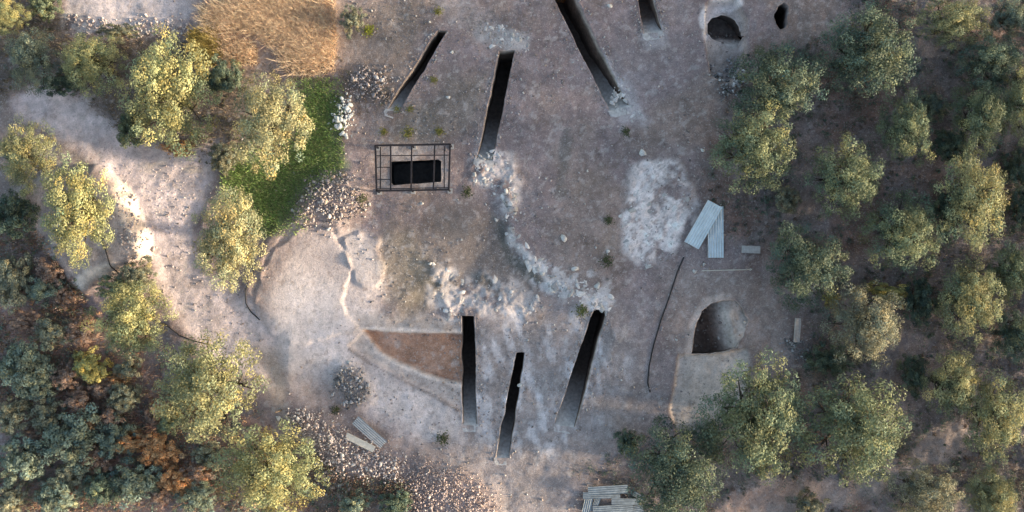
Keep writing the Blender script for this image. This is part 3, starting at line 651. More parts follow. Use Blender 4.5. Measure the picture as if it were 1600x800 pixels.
tag(rubble('gravel', scatter_in(PP((190, 285), (206, 330), (232, 370), (238, 400), (215, 402), (200, 350)), 160, 305), 0.1, 0.3, WHITE, None, 305, 0), 'bright crumbled stone on the sunlit bank', 'gravel', kind='stuff')

# ------------------------------------------------------------------ leaves, blades
def quads_from(c, n_, sz, asp, r, tint):
    """leaf quads (rhombs) at centres c with size sz, random orientation biased by directions n_"""
    m = len(c)
    u = r.normal(size=(m, 3)); u /= np.linalg.norm(u, axis=1)[:, None]
    nn = n_ + 0.42 * r.normal(size=(m, 3)); nn /= np.linalg.norm(nn, axis=1)[:, None]
    u = u - nn * (u * nn).sum(1)[:, None]; u /= np.linalg.norm(u, axis=1)[:, None] + 1e-9
    v = np.cross(nn, u); a = u * (sz * 0.5)[:, None]; b = v * (sz * 0.5 * asp)[:, None]
    V = np.stack([c - a, c + b, c + a, c - b], 1).reshape(-1, 3)
    return V, np.arange(m * 4).reshape(m, 4), np.repeat(tint, 4, 0)
def crown_mesh(seed, nl=10, npuff=30, nleaf=40, leaf=0.05, flat=0.8, puffr=(0.08, 0.17)):
    r = np.random.default_rng(seed); C = []; Nn = []; T = []
    lobes = []
    no = max(5, int(nl * 0.66))
    for i in range(nl):
        outer = i < no
        a = 2 * math.pi * (i + 0.35 * r.random()) / (no if outer else nl - no); rad = (0.55 if outer else 0.20) * (0.85 + 0.25 * r.random())
        zc = 1.0 + flat * ((0.02 if outer else 0.36) + 0.30 * (r.random() - .4))
        lobes.append((np.array([math.cos(a) * rad, math.sin(a) * rad, zc]), 0.29 + 0.13 * r.random()))
    for lc, lr in lobes:
        k = int(npuff * (lr / 0.38) ** 2)
        dv = r.normal(size=(k, 3)); dv[:, 2] = dv[:, 2] * 0.9 + 0.35; dv /= np.linalg.norm(dv, axis=1)[:, None]
        pc = lc + dv * lr * (0.70 + 0.45 * r.random((k, 1)) ** 1.4) * np.array([1, 1, 0.85 * flat + .1])
        pr = puffr[0] + (puffr[1] - puffr[0]) * r.random(k)
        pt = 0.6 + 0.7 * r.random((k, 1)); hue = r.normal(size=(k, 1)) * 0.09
        tip = r.random((k, 1)) < 0.18; pt = np.where(tip, pt * 1.45, pt); hue = np.where(tip, hue + 0.12, hue)  # random puffs made brighter and yellower: young tips, and sunlit tufts painted in
        for j in range(k):
            m = int(nleaf * (pr[j] / 0.1) ** 1.5)
            q = r.normal(size=(m, 3)); q /= np.linalg.norm(q, axis=1)[:, None]
            C.append(pc[j] + q * pr[j] * (0.55 + 0.5 * r.random((m, 1)))); Nn.append(q * 0.9 + dv[j] * 0.5)
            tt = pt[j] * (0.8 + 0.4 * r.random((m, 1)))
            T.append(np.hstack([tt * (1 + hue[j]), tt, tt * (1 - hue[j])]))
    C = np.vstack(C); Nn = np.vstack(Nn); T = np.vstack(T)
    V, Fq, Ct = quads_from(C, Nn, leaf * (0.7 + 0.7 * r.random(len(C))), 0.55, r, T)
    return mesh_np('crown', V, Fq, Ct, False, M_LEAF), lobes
def trunk_mesh(lobes, seed):
    r = random.Random(seed); mb = MB(); lean = (r.uniform(-.06, .06), r.uniform(-.06, .06))
    mb.tube([(0, 0, -0.15), (0.01, 0, 0.15), (lean[0], lean[1], 0.5)], [0.13, 0.095, 0.08], 7)
    for lc, lr in lobes:
        e_ = Vector(lc); s = Vector((lean[0], lean[1], 0.46)); mid = s.lerp(e_, 0.5) + Vector((r.uniform(-.06, .06), r.uniform(-.06, .06), -0.05))
        mb.tube([s, mid, e_], [0.05, 0.03, 0.012], 5)
        for q in range(3):
            d_ = Vector((r.gauss(0, 1), r.gauss(0, 1), abs(r.gauss(0, 1)))).normalized() * lr * 0.8
            mb.tube([mid.lerp(e_, 0.5), e_ + d_ * 0.5, e_ + d_], [0.016, 0.01, 0.004], 4)
    return mb.mesh('trunk', M_BARK, True)
PROTO = []
for s in range(7):
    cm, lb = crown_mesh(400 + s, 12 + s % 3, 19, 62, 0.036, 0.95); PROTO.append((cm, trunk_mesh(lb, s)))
BUSH = []
for s in range(4):
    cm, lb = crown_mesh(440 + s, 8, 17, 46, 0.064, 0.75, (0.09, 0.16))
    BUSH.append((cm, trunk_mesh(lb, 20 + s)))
OLIVE = (0.315, 0.325, 0.17); OLIVE2 = (0.265, 0.275, 0.155); GREEN = (0.175, 0.21, 0.13); DARK = (0.115, 0.155, 0.115)
TEAL = (0.18, 0.22, 0.175); GREYG = (0.235, 0.24, 0.175); RUST = (0.48, 0.30, 0.16); YELL = (0.40, 0.37, 0.15); PALE = (0.37, 0.365, 0.22); REDB = (0.30, 0.215, 0.17)
def plant(px, py, rx, ry, colr, label, name='olive_tree', cat='tree', group=None, hgt=None, bush=False, seed=None):
    if name == 'rust_shrub': hgt = 0.55 + 0.7 * (rx + ry) / 2 / PXM
    rx /= PXM; ry /= PXM; r_ = (rx + ry) / 2
    H = hgt or (1.5 + 1.05 * r_ if not bush else 0.5 + 0.75 * r_)
    x, y = at(px, py, H * 0.72)
    k = len([o for o in COL.objects if o.parent is None]) if seed is None else seed
    cm, tm = (BUSH if bush else PROTO)[k % (len(BUSH) if bush else len(PROTO))]
    o = empty(name, (x, y, hz(x, y) - (0.0 if not bush else 0.35 * H)), 0)
    tag(o, label, cat, group)
    zs = H / 1.75 if not bush else H / 1.15
    rz = (k * 2.399) % 6.283
    # crowns are turned first, then stretched along the picture's axes through the parent
    o.scale = (rx / 0.95, ry / 0.95, zs)
    for nm, me in (('trunk', tm), ('crown', cm)):
        c = link(nm, me, o); c.rotation_euler = (0, 0, rz)
        if nm == 'crown': c.color = (*colr, 1)
    return o
GL = 'olive trees left of the dig'; GR = 'olive trees right of the dig'
T_LEFT = [
    (140, 95, 56, 54, OLIVE, 'yellow-green olive tree below the pale terrace at top left'),
    (262, 142, 70, 92, OLIVE, 'largest yellow-green olive tree at upper left beside the dry grass'),
    (418, 190, 60, 80, PALE, 'pale olive tree against the green grass strip'),
    (36, 245, 46, 60, OLIVE2, 'olive tree cut by the left edge beside the track'),
    (128, 330, 58, 90, OLIVE, 'tall oval olive tree left of the bright sunlit bank'),
    (355, 372, 58, 84, PALE, 'oval olive tree left of the pale spoil heap'),
    (203, 500, 64, 68, OLIVE, 'olive tree standing at the foot of the track by the black pipe'),
    (322, 605, 88, 92, OLIVE2, 'broad olive tree below the track at lower left'),
    (412, 745, 84, 76, OLIVE, 'big olive tree on the bottom edge left of the white stone bank'),
    (8, 25, 30, 30, OLIVE, 'yellowish tree cut off by the top left corner'),
    (46, 88, 42, 52, TEAL, 'dark blue-green tree near the top left corner'),
]
T_RIGHT = [
    (1220, 132, 70, 66, DARK, 'dark green tree just below the small black oval hole'),
    (1366, 80, 74, 68, DARK, 'large dark green tree with sunlit right side near the top right'),
    (1180, 232, 68, 64, GREEN, 'tree with bright left tuft overhanging the excavation at right'),
    (1325, 280, 58, 62, GREEN, 'green tree in the middle of the right wood above the brown clearing'),
    (1417, 362, 57, 58, GREEN, 'round green tree between the brown clearing and the right edge'),
    (1264, 416, 57, 62, DARK, 'dark bluish tree right of the pale metal sheets'),
    (1362, 508, 56, 64, GREYG, 'grey-green tree with yellow top right of the white panel'),
    (1528, 310, 54, 76, OLIVE2, 'tall oval sunlit tree near the right edge, upper half'),
    (1520, 468, 46, 62, OLIVE2, 'oval sunlit tree near the right edge at mid height'),
    (1422, 198, 42, 58, GREEN, 'narrow green tree below the largest dark tree at top right'),
    (1500, 30, 56, 40, OLIVE2, 'yellowish tree on the top edge near the right corner'),
    (1560, 95, 50, 44, DARK, 'dark tree below the yellowish one in the top right corner'),
    (1542, 182, 44, 56, GREEN, 'green tree near the right edge above the tall oval tree'),
    (1600, 160, 34, 60, OLIVE2, 'sunlit tree cut by the right edge, upper part'),
    (1588, 425, 32, 50, GREEN, 'green tree cut by the right edge at mid height'),
    (1594, 525, 32, 40, DARK, 'dark green tree cut by the right edge below the middle'),
    (1495, 602, 42, 56, OLIVE2, 'sunlit oval tree above the pale path at lower right'),
    (1345, 672, 84, 84, GREEN, 'broadest tree at lower right above the pale path'),
    (1188, 658, 74, 90, GREEN, 'large tree overhanging the pale apron below the chamber'),
    (1060, 740, 70, 76, DARK, 'dark tree with yellow tufts beside the metal sheet stack'),
    (1450, 768, 56, 46, GREYG, 'grey-green tree on the bottom edge at right'),
    (1563, 655, 48, 70, OLIVE2, 'tall tree near the right edge at the end of the pale path'),
    (1556, 775, 40, 44, OLIVE2, 'tree in the bottom right corner'),
    (1585, 25, 32, 34, TEAL, 'bluish tree in the top right corner'),
]
i_ = 0
for a in T_LEFT: plant(a[0], a[1], a[2], a[3], *a[4:], group=GL, seed=i_); i_ += 1
for a in T_RIGHT: plant(a[0] - 3, a[1], a[2] * 1.1, a[3] * 1.08, *a[4:], group=GR, seed=i_); i_ += 1
B_LEFT = [
    (66, 6, 26, 28, GREEN, 'dark green bush on the top edge left of the terrace'), (130, 573, 30, 32, YELL, 'green and yellow bush in the scrub below the white bank'),
    (100, 690, 52, 50, TEAL, 'largest blue-green bush at lower left'), (25, 575, 42, 48, TEAL, 'blue-green bush on the left edge below the middle'),
    (6, 440, 30, 46, GREYG, 'grey-green bush on the left edge at mid height'), (72, 522, 32, 30, GREYG, 'small grey-green bush below the tall oval olive tree'),
    (205, 758, 42, 36, TEAL, 'blue-green bush with yellow tips near the bottom edge'), (80, 782, 38, 32, TEAL, 'blue-green bush in the bottom left corner area'),
    (26, 725, 40, 40, TEAL, 'blue-green bush on the left edge near the bottom'), (148, 765, 30, 34, DARK, 'dark bush on the bottom edge left of the yellow-tipped bush'),
    (52, 605, 28, 28, TEAL, 'small blue-green bush beside the pale stones in the scrub'), (18, 335, 36, 40, DARK, 'dark bush on the left edge below the cut-off olive tree'),
    (213, 430, 32, 26, GREYG, 'grey-green bush at the foot of the bright bank'), (285, 622, 26, 32, DARK, 'dark bush in the crown gap of the broad olive tree'),
    (190, 452, 40, 24, GREEN, 'dark green bush above the olive tree by the black pipe'), (185, 625, 28, 26, GREYG, 'dull bush left of the broad olive tree'),
    (550, 30, 20, 24, GREYG, 'scrubby grey-green bush right of the dry grass'), (345, 120, 30, 40, DARK, 'dark bush between the largest left tree and the dry grass'),
    (170, 690, 30, 34, TEAL, 'small blue-green bush left of the rust-coloured shrub'), (205, 200, 26, 34, GREEN, 'green bush at the left foot of the largest left tree'),
    (90, 130, 34, 20, DARK, 'dark low bush under the tree below the terrace'), (555, 790, 26, 24, TEAL, 'small dark bush between the two stone banks'),
    (620, 788, 28, 22, DARK, 'dark low bush on the bottom edge below the white bank'), (350, 245, 24, 26, GREYG, 'grey-green bush at the right end of the track'),
    (185, 50, 34, 14, GREYG, 'low grey-green bush on the terrace edge'),
]
B_LEFT += [
    (58, 452, 32, 28, TEAL, 'blue-green bush below the pale patch on the left bank'), 
    (62, 655, 30, 28, GREYG, 'grey-green bush left of the largest blue-green bush'), (8, 655, 28, 30, GREYG, 'grey-green bush on the left edge beside the pale stones'),
    (100, 742, 26, 24, GREYG, 'grey-green bush between the largest one and the bottom edge'),
    (192, 578, 24, 22, GREYG, 'grey-green bush below the olive tree by the black pipe'), (302, 782, 34, 26, TEAL, 'bluish bush on the bottom edge left of the big olive tree'),
    (320, 718, 28, 22, GREYG, 'dull bush between the broad and the big lower olive trees'), 
    (8, 785, 28, 26, GREYG, 'grey-green bush in the bottom left corner'),
    (255, 662, 24, 24, GREEN, 'green bush at the lower left foot of the broad olive tree'), 
]
B_RUST = [
    (75, 425, 30, 24, REDB, 'red-brown shrub on the left bank below the pale patch'), (118, 520, 30, 24, REDB, 'red-brown shrub left of the olive tree by the black pipe'),
    (28, 505, 28, 20, REDB, 'red-brown shrub near the left edge at mid height'), (165, 655, 26, 22, REDB, 'red-brown shrub right of the reddish one'),
    (140, 722, 26, 22, REDB, 'red-brown shrub right below the largest blue-green bush'),
    (95, 465, 22, 18, REDB, 'red-brown shrub below the tall oval olive tree'), (95, 590, 26, 22, REDB, 'red-brown shrub left of the green and yellow bush'),
    (150, 610, 24, 18, REDB, 'red-brown shrub below the green and yellow bush'), (240, 775, 26, 18, REDB, 'red-brown shrub on the bottom edge below the orange ones'),
    (130, 665, 18, 16, RUST, 'orange-brown shrub on top of the largest blue-green bush'), (45, 690, 20, 16, REDB, 'red-brown shrub near the left edge below the pale stones'),
    (195, 695, 36, 18, RUST, 'low rust-orange shrub left of the brightest one'), (240, 708, 34, 28, RUST, 'brightest rust-orange shrub at lower left'),
    (268, 755, 30, 24, RUST, 'rust-orange shrub below the brightest one'), (300, 740, 26, 20, REDB, 'red-brown shrub left of the big bottom olive tree'),
    (112, 632, 28, 20, REDB, 'reddish shrub above the largest blue-green bush'), (278, 232, 28, 14, RUST, 'rusty shrub at the foot of the largest left tree'),
    (230, 650, 14, 22, REDB, 'small reddish shrub above the rust-orange ones'), (175, 598, 18, 12, RUST, 'small orange shrub below the green and yellow bush'),
]
B_RIGHT = [
    (1265, 790, 36, 24, GREYG, 'low bush on the bottom edge below the broadest tree'), (1462, 165, 26, 24, TEAL, 'small bluish bush beside the narrow green tree'),
    (1230, 310, 22, 24, GREYG, 'dull bush between the bright-tufted tree and the bluish tree'), (1440, 470, 26, 40, DARK, 'dark bush left of the oval tree at mid right'),
    (1430, 590, 26, 34, DARK, 'dark bush left of the oval tree above the path'), (1300, 565, 36, 26, DARK, 'dark bush above the broadest tree'),
    (1485, 230, 28, 30, DARK, 'dark bush in the gap left of the tall oval tree'), (1480, 330, 20, 46, DARK, 'dark bush at the left foot of the tall oval tree'),
    (1385, 455, 44, 16, YELL, 'low yellow-brown bush below the round green tree'), (1298, 468, 14, 14, YELL, 'small yellow bush under the dark bluish tree'),
    (980, 690, 20, 22, DARK, 'small dark bush left of the tree by the sheet stack'), (1110, 680, 26, 20, DARK, 'dark bush at the foot of the pale apron'),
    (1600, 330, 24, 40, DARK, 'dark bush on the right edge beside the tall oval tree'), (1590, 265, 22, 30, DARK, 'dark bush on the right edge above the middle'),
]
GB = 'bushes in the scrub'
for a in B_LEFT + B_RUST + B_RIGHT: plant(a[0], a[1], a[2] * 1.1, a[3] * 1.1, tuple(v * (1.25 if a[0] < 640 and a[1] > 380 else 1.0) for v in a[4]), *a[5:], name='bush' if a not in B_RUST else 'rust_shrub', cat='bush' if a not in B_RUST else 'shrub', group=GB, bush=True, seed=i_); i_ += 1
# the grove goes on past the right-hand edge of the photograph
for k_, (x, y, r_) in enumerate([(36.5, 13, 2.6), (38, 6, 2.8), (36.8, -1.5, 2.5), (38.5, -8, 2.7), (37, -14, 2.6), (43, 10, 2.8), (44, 1, 2.7), (43, -11, 2.7), (50, 5, 2.8), (50, -5, 2.8), (36, 18.5, 2.5), (36, -19, 2.5)]):
    plant(800 + x * PXM, 400 - y * PXM, r_ * PXM, r_ * PXM, OLIVE2, 'olive tree of the grove continuing beyond the right edge', group='grove beyond the right edge', seed=k_)

# blades: dry grass, green grass, undergrowth
def blades(name, pts, hmin, hmax, wd, tones, seed, label=None, cat=None, lean=0.5, kind='stuff', base_lift=0.0):
    r = np.random.default_rng(seed); m = len(pts)
    hgt = hmin + (hmax - hmin) * r.random(m); a = r.random(m) * 6.283; ln = hgt * lean * r.random(m)
    z = height(pts[:, 0], pts[:, 1]) - 0.02 + base_lift
    b = np.column_stack([pts, z]); s = np.column_stack([np.cos(a + 1.57), np.sin(a + 1.57), np.zeros(m)]) * (wd * (0.6 + 0.8 * r.random(m)))[:, None]
    tip = b + np.column_stack([np.cos(a) * ln, np.sin(a) * ln, hgt])
    V = np.stack([b - s, b + s, tip], 1).reshape(-1, 3)
    tn = np.array(tones)[r.integers(0, len(tones), m)] * (0.7 + 0.6 * r.random((m, 1)))
    o = link(name, mesh_np(name, V, np.arange(m * 3).reshape(m, 3), np.repeat(tn, 3, 0), False, M_BLADE))
    return tag(o, label, cat, kind=kind)
STRAW = [(0.80, 0.62, 0.44), (0.74, 0.56, 0.38), (0.80, 0.68, 0.50), (0.62, 0.46, 0.33), (0.72, 0.52, 0.38)]
DRYG = PP((322, 28), (360, 12), (400, -2), (430, -12), (490, -4), (512, 28), (518, 60), (505, 90), (480, 110), (452, 96), (446, 70), (425, 48), (390, 38), (345, 46))
blades('dry_grass_clump', scatter_in(DRYG, 30000, 501, 0.7), 0.15, 0.85, 0.017, STRAW, 501, 'large sunlit patch of tan dry grass at the top edge', 'grass', 1.1)
D2 = PP((305, 62), (335, 55), (340, 85), (325, 95), (312, 85)); D3 = PP((345, 70), (385, 68), (395, 85), (365, 95), (350, 90))
blades('dry_grass_clump', scatter_in(D2, 2500, 502), 0.4, 0.9, 0.025, [(0.42, 0.34, 0.12), (0.36, 0.28, 0.10)], 502, 'yellow grass tuft right of the largest left tree', 'grass', 0.7)
blades('dry_grass_clump', scatter_in(D3, 2500, 503), 0.3, 0.7, 0.02, STRAW, 503, 'small tan grass tuft below the large dry grass patch', 'grass', 0.8)
GRS = PP((480, 128), (508, 130), (526, 165), (520, 200), (530, 235), (520, 262), (478, 292), (452, 340), (420, 362), (398, 330), (372, 310), (352, 285), (365, 260), (440, 245), (470, 200))
blades('green_grass', scatter_in(GRS, 30000, 504, 0.9), 0.06, 0.34, 0.024, [(0.28, 0.42, 0.14), (0.32, 0.44, 0.16), (0.24, 0.36, 0.13), (0.44, 0.44, 0.22)], 504, 'dark green grass strip beside the pale olive tree', 'grass', 0.6)
def zone_pts(n, fn, box, seed):
    r = np.random.default_rng(seed); p = np.column_stack([r.uniform(box[0], box[2], n), r.uniform(box[1], box[3], n)])
    return p[(fn(p[:, 0], p[:, 1]) > r.random(n)) & (hole_sd(p[:, 0], p[:, 1]) > 0.15)]
wood_f = lambda x, y: inside(x, y, PP((1300, -60), (1330, 30), (1280, 60), (1165, 95), (1130, 180), (1110, 290), (1140, 370), (1210, 410), (1250, 500), (1240, 560), (1150, 660), (1010, 700), (925, 745), (920, 860), (1700, 860), (1700, -60)), 1.0, 0.7, 510) * (1 - 0.9 * inside(x, y, PP((1110, 800), (1130, 775), (1200, 745), (1260, 750), (1330, 765), (1400, 730), (1440, 680), (1500, 655), (1530, 670), (1500, 715), (1400, 760), (1330, 790), (1200, 810)), 0.5, 0.2, 62)) * np.clip(0.55 + 0.6 * fbm(x, y, 2.5, 3, 511), 0, 1)
blades('dry_undergrowth', zone_pts(90000, wood_f, (4, -18, 36, 18), 512), 0.08, 0.38, 0.022, [(0.20, 0.165, 0.15), (0.17, 0.145, 0.13), (0.28, 0.24, 0.22), (0.22, 0.15, 0.12), (0.13, 0.15, 0.11)], 512, 'brown dry undergrowth between the trees on the right', 'undergrowth', 0.9)
sw_f = lambda x, y: np.maximum(inside(x, y, SWBANK, 0.5, 0.4, 66), inside(x, y, PP((480, 705), (545, 742), (640, 755), (625, 860), (480, 860)), 0.4, 0.3)) * np.clip(0.6 + 0.6 * fbm(x, y, 1.8, 3, 513), 0, 1)
blades('dry_undergrowth', zone_pts(110000, sw_f, (-36, -18, -5, 4), 514), 0.1, 0.45, 0.024, [(0.38, 0.24, 0.17), (0.30, 0.21, 0.16), (0.42, 0.30, 0.21), (0.18, 0.20, 0.13), (0.34, 0.17, 0.12)], 514, 'reddish brown undergrowth on the lower left bank', 'undergrowth', 0.9)
tl_f = lambda x, y: inside(x, y, PP((-40, -60), (100, -60), (95, 30), (120, 70), (300, 62), (340, 100), (540, 100), (610, 150), (560, 190), (480, 120), (380, 140), (360, 250), (280, 235), (200, 215), (130, 150), (60, 130), (-40, 170)), 0.6, 0.4, 515) * np.clip(0.5 + 0.6 * fbm(x, y, 1.8, 3, 516), 0, 1)
blades('dry_undergrowth', zone_pts(45000, tl_f, (-36, 5, -6, 18), 517), 0.08, 0.35, 0.02, [(0.20, 0.16, 0.11), (0.14, 0.12, 0.08), (0.26, 0.19, 0.13), (0.10, 0.11, 0.06)], 517, 'dull dry weeds under the upper left trees', 'undergrowth', 0.9)
site_f = lambda x, y: inside(x, y, PP((540, 0), (860, 0), (980, 250), (960, 470), (870, 420), (760, 320), (700, 470), (620, 500), (600, 380), (560, 340), (560, 200)), 0.8, 0.6, 518) * np.clip(0.15 + 0.9 * fbm(x, y, 1.4, 4, 519), 0, 1) * 0.8
blades('sparse_weeds', zone_pts(50000, site_f, (-11, -5, 8, 16), 520), 0.03, 0.14, 0.016, [(0.17, 0.15, 0.10), (0.12, 0.12, 0.07), (0.22, 0.18, 0.13)], 520, 'sparse low dry weeds on the bare upper ground', 'weeds', 1.2)

def leaf_clumps(name, pts, rmin, rmax, per, leaf, tones, seed, label, cat):
    r = np.random.default_rng(seed); n = len(pts); z = height(pts[:, 0], pts[:, 1])
    rr = rmin + (rmax - rmin) * r.random(n) ** 2; tn = np.array(tones)[r.integers(0, len(tones), n)] * (0.7 + 0.6 * r.random((n, 1)))
    q = r.normal(size=(n, per, 3)); q /= np.linalg.norm(q, axis=2)[..., None]; q[..., 2] = np.abs(q[..., 2])
    c = np.column_stack([pts, z])[:, None, :] + q * (rr[:, None] * (0.4 + 0.6 * r.random((n, per))))[..., None] * np.array([1, 1, 0.8])
    T = np.repeat(tn, per, 0) * (0.75 + 0.5 * r.random((n * per, 1)))
    V, Fq, Ct = quads_from(c.reshape(-1, 3), q.reshape(-1, 3), leaf * (0.6 + 0.8 * r.random(n * per)), 0.5, r, T)
    return tag(link(name, mesh_np(name, V, Fq, Ct, False, M_BLADE)), label, cat, kind='stuff')
leaf_clumps('low_scrub', zone_pts(9000, sw_f, (-36, -18, -5, 4), 530), 0.12, 0.8, 38, 0.10, [(0.20, 0.28, 0.23), (0.21, 0.27, 0.20), (0.46, 0.29, 0.23), (0.38, 0.28, 0.24), (0.32, 0.33, 0.21), (0.52, 0.32, 0.19), (0.36, 0.32, 0.28), (0.18, 0.25, 0.21)], 530, 'mixed green and rusty low scrub on the lower left bank', 'scrub')
leaf_clumps('low_scrub', zone_pts(11000, wood_f, (4, -18, 36, 18), 531), 0.10, 0.85, 34, 0.10, [(0.15, 0.14, 0.12), (0.13, 0.17, 0.13), (0.19, 0.18, 0.16), (0.21, 0.15, 0.12), (0.13, 0.18, 0.14), (0.12, 0.16, 0.125), (0.11, 0.15, 0.12)], 531, 'dull low scrub under the trees on the right', 'scrub')
leaf_clumps('low_scrub', zone_pts(1500, tl_f, (-36, 5, -6, 18), 532), 0.08, 0.35, 26, 0.08, [(0.16, 0.14, 0.10), (0.12, 0.13, 0.08), (0.24, 0.19, 0.14), (0.28, 0.21, 0.14)], 532, 'low brownish scrub round the upper left trees', 'scrub')

# single small weeds one can point at
def weed(px, py, r_, colr, label, seed):
    r = np.random.default_rng(seed); m = 150; x, y = P(px, py)
    p = np.column_stack([r.normal(size=(m, 2)) * r_ * 0.42, np.abs(r.normal(size=m)) * r_ * 0.35 + 0.04])
    T = np.array(colr) * (0.7 + 0.6 * r.random((m, 1)))
    V, Fq, Ct = quads_from(p, np.tile([0, 0, 1.0], (m, 1)), r_ * 0.28 * (0.6 + 0.8 * r.random(m)), 0.5, r, T)
    o = empty('weed', (x, y, hz(x, y))); tag(o, label, 'weed', 'small weeds on the site')
    link('leaves', mesh_np('leaves', V, Fq, Ct, False, M_BLADE), o)
    mb = MB()
    for k in range(4): a = k * 1.6 + seed; mb.tube([(0, 0, -.02), (math.cos(a) * r_ * .3, math.sin(a) * r_ * .3, r_ * .3)], [0.012, 0.006], 5)
    mb.build('stem', M_BARK, o)
LW = (0.20, 0.19, 0.05); DW = (0.07, 0.085, 0.04)
for k_, a in enumerate([
    (638, 207, .42, LW, 'yellow-green weed just above the middle of the steel frame'), (687, 205, .36, LW, 'yellow-green weed above the right end of the steel frame'),
    (620, 170, .26, LW, 'small yellow weed at the lower end of the thin trench'), (640, 170, .26, LW, 'small yellow weed right of the lower end of the thin trench'),
    (677, 125, .3, LW, 'yellowish weed between the two upper left trenches'), (685, 19, .34, LW, 'yellow-green weed above the head of the thin trench'),
    (577, 48, .42, (0.26, 0.28, 0.04), 'bright yellow-green weed beside the scrubby grey-green bush'), (910, 484, .5, (0.12, 0.14, 0.05), 'green weed at the head of the wide trench'),
    (948, 408, .4, DW, 'dark weed left of the white limestone outcrop'), (978, 207, .36, DW, 'dark weed below the pale bluish rock'),
    (600, 205, .3, LW, 'yellow weed left of the steel frame top'), (692, 685, .5, DW, 'dark weed tuft on the pale slope left of the narrowest trench'),
    (730, 300, .4, DW, 'dark green weed right of the steel frame'), (566, 312, .45, (0.10, 0.11, 0.05), 'green weed at the right edge of the broad stone pile'),
    (950, 345, .34, DW, 'faint dark weed left of the outcrop middle'), (525, 640, .34, DW, 'dull weed above the corrugated board'),
]): weed(*a, k_)

# ------------------------------------------------------------------ made things
def corr_sheet(L_, W_, waves, amp, mat, name='corrugated_sheet', thick=0.012, n_l=6, sag=0.03):
    """corrugations run along the length; one mesh with thickness"""
    nw = waves * 6 + 1; V = []; F = []
    for s in (1, -1):
        for i in range(n_l):
            for j in range(nw):
                u = j / (nw - 1); v = i / (n_l - 1)
                V.append(((v - .5) * L_, (u - .5) * W_, amp * math.cos(u * waves * 2 * math.pi) - sag * 4 * (v - .5) ** 2 + s * thick / 2))
    o = n_l * nw
    for i in range(n_l - 1):
        for j in range(nw - 1):
            a = i * nw + j; F.append((a, a + nw, a + nw + 1, a + 1)); F.append((o + a, o + a + 1, o + a + nw + 1, o + a + nw))
    for i in range(n_l - 1):
        a = i * nw; F.append((a, o + a, o + a + nw, a + nw)); a += nw - 1; F.append((a, a + nw, o + a + nw, o + a))
    for j in range(nw - 1):
        a = j; F.append((a, a + 1, o + a + 1, o + a)); a = (n_l - 1) * nw + j; F.append((a, o + a, o + a + 1, a + 1))
    me = bpy.data.meshes.new(name); me.from_pydata(V, [], F); me.update(); me.materials.append(mat); return me
def lay(me, name, px, py, ang, z, tilt=(0, 0), label='', cat='sheet', group=None):
    x, y = at(px, py, z); o = link(name, me, None, (x, y, hz(x, y) + z)); o.rotation_euler = (tilt[0], tilt[1], ang); return tag(o, label, cat, group)
def ang(ax, ay, bx, by): return math.atan2(-(by - ay), bx - ax)
sh = corr_sheet(3.2, 0.98, 6, 0.022, M_GALV)
sh1 = corr_sheet(2.95, 1.0, 6, 0.022, M_GALV)
GS = 'pale corrugated sheets beside the outcrop'
lay(sh, 'corrugated_sheet', 1117, 362.5, ang(1117, 402, 1117, 323), 0.16, (0.02, 0.02), 'pale blue-grey corrugated sheet lying upright in the picture, right of the pair', 'metal sheet', GS)
lay(sh1, 'corrugated_sheet', 1098, 351, ang(1081, 383, 1116, 320), 0.42, (-0.10, -0.06), 'pale blue-grey corrugated sheet lying aslant over its neighbour, left of the pair', 'metal sheet', GS)
sh2 = corr_sheet(2.35, 0.62, 5, 0.022, M_GREYSHEET)
lay(sh2, 'corrugated_sheet', 577, 676, ang(555, 657, 599, 696), 0.35, (0.03, 0), 'grey ribbed board resting on the white stone bank', 'board')
mb = MB().box((0, 0, 0), (1.95, 0.40, 0.04)); mb.box((0, 0.17, 0.035), (1.95, 0.05, 0.03)); mb.box((0, -0.17, 0.035), (1.95, 0.05, 0.03))
lay(mb.mesh('flat_board', M_BOARD), 'flat_board', 563, 691, ang(541, 680, 585, 702), 0.45, (0.05, 0), 'pale flat board beside the grey ribbed one on the stones', 'board')
M_OLDGALV = plain_material('old_galvanised_sheet', (0.23, 0.265, 0.30), 0.65, 0.3, 3.0, 0.6, 1.2, 0.1, 0.1)
def mini(L_, W_, k=4): return corr_sheet(L_, W_, k, 0.014, M_OLDGALV, sag=0.01)
STK = [(950, 766, 2.45, 0.52, .06, .62, 'topmost pale sheet of the stack at the bottom edge'), (940, 774, 2.3, 0.42, .03, .5, 'sheet just below the topmost one in the bottom stack'),
       (977, 784, 1.7, 0.40, -.02, .42, 'right-hand short sheet in the bottom stack'), (958, 796, 2.5, 0.50, .05, .34, 'lower long sheet in the bottom stack at the picture edge'),
       (918, 790, 1.1, 0.5, 1.35, .36, 'sheet turned crosswise at the left of the bottom stack'), (932, 786, 1.2, 0.34, 1.2, .3, 'narrow crosswise sheet inside the bottom stack'),
       (985, 797, 1.6, 0.45, .12, .24, 'right-hand sheet at the very bottom of the stack'), (1000, 776, 0.9, .3, -.5, .2, 'stub of sheet poking out right of the bottom stack')]
for px, py, l_, w_, a, z, lab in STK: lay(mini(l_, w_), 'corrugated_sheet', px, py, a, z, (random.uniform(-.06, .06), random.uniform(-.03, .03)), lab, 'metal sheet', 'stack of metal sheets at the bottom edge')
mb = MB().box((0, 0, 0.14), (1.1, 0.46, 0.28)); mb.box((0, 0, 0.29), (1.0, 0.36, 0.03))
b_ = mb.build('concrete_block', M_CONC); x, y = P(1171, 390); b_.location = (x, y, hz(x, y) - .02); b_.rotation_euler = (0, 0, -0.03); tag(b_, 'long grey concrete block right of the pale metal sheets', 'block')
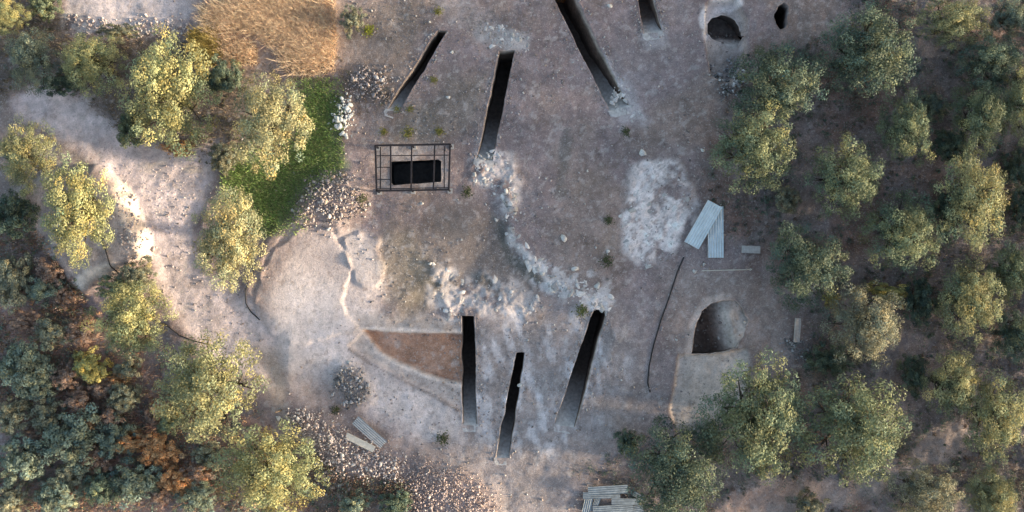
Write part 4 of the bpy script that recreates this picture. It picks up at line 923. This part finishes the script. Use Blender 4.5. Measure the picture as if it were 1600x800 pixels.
mb = MB().box((0, 0, 0.0), (0.40, 1.5, 0.05)); mb.box((0.17, 0, .04), (0.05, 1.5, .04)); mb.box((-.17, 0, .04), (0.05, 1.5, .04))
b_ = mb.build('white_panel', M_CONC); x, y = P(1242, 515); b_.location = (x, y, hz(x, y) + .25); b_.rotation_euler = (0.05, 0.25, -0.04); tag(b_, 'small white panel leaning at the edge of the wood', 'panel')

# steel frame over the shaft
fr = empty('steel_frame', (0, 0, 0)); tag(fr, 'dark steel frame standing over the rectangular shaft', 'frame')
FH = 1.25
def top(px, py, z=FH): x, y = at(px, py, z); return (x, y, z + g0)
g0 = hz(*P(640, 262))
cs = [(586, 227), (703, 225), (701, 296), (588, 298)]
def bar(p, q, wd, name): MB().bar(p, q, wd).build(name, M_STEEL, fr)
for i in range(4): bar(top(*cs[i]), top(*cs[(i + 1) % 4]), 0.11, 'beam')
for ax_, bx_ in (((610, 227), (610, 297)), ((643, 226), (642, 297)), ((679, 226), (677, 296))): bar(top(*ax_), top(*bx_), 0.09, 'cross_bar')
bar(top(588, 243, 0.75), top(701, 242, 0.75), 0.05, 'rail'); bar(top(588, 261, 0.95), top(610, 261, 0.95), 0.05, 'rail'); bar(top(588, 280, 0.95), top(610, 280, 0.95), 0.05, 'rail')
bar(top(694, 228, 0.7), top(694, 294, 0.7), 0.06, 'rail'); bar(top(594, 229, 0.7), top(594, 295, 0.7), 0.06, 'rail'); bar(top(588, 295, .6), top(700, 293, .6), 0.05, 'rail')
for q in cs + [(643, 226), (642, 297)]:
    x, y, z = top(*q); po = MB().bar((x, y, hz(x, y) - .1), (x, y, z), 0.09).build('post', M_STEEL, fr)
    MB().box((x, y, hz(x, y) + 0.02), (0.3, 0.3, 0.12)).build('footing', M_CONC, po)

# hose, pipe, pole, post
def line3(pts, lift=0.03):
    pts = [P(*q) for q in pts]; out = []
    for a, b_ in zip(pts[:-1], pts[1:]):
        for k in range(6): f = k / 6; x, y = a[0] + (b_[0] - a[0]) * f, a[1] + (b_[1] - a[1]) * f; out.append((x, y, hz(x, y) + lift))
    out.append((*pts[-1], hz(*pts[-1]) + lift)); return out
tag(MB().tube(line3([(1068, 402), (1058, 425), (1046, 462), (1032, 500), (1021, 538), (1014, 572), (1012, 598), (1016, 613)]), 0.042, 6).build('black_hose', M_HOSE, None, True), 'long thin black hose running down from the metal sheets', 'hose')
tag(MB().tube(line3([(402, 416), (391, 434), (384, 454), (384, 474), (391, 488), (405, 500)], .05), 0.035, 6).build('black_hose', M_HOSE, None, True), 'short curved black hose along the left edge of the spoil heap', 'hose')
tag(MB().tube(line3([(168, 372), (174, 386), (180, 405), (184, 420), (202, 446), (225, 490), (245, 503), (262, 510), (280, 524), (300, 532), (330, 540)], .05), 0.035, 6).build('black_pipe', M_HOSE, None, True), 'thin black pipe crossing the bank at the olive trees on the left', 'pipe')
tag(MB().tube(line3([(1096, 423), (1130, 422), (1172, 421)], .06), 0.028, 6).build('thin_pole', M_BOARD, None, True), 'thin pale pole lying below the metal sheets', 'pole')
x, y = P(440, 641); mb = MB().tube([(x, y, hz(x, y) - .2), (x + .02, y + .1, hz(x, y) + 1.1), (x + 0.02, y + .14, hz(x, y) + 1.5)], [0.05, 0.045, 0.035], 7)
tag(mb.build('wooden_post', M_WOOD, None, True), 'dark wooden post beside the broad olive tree at lower left', 'post')
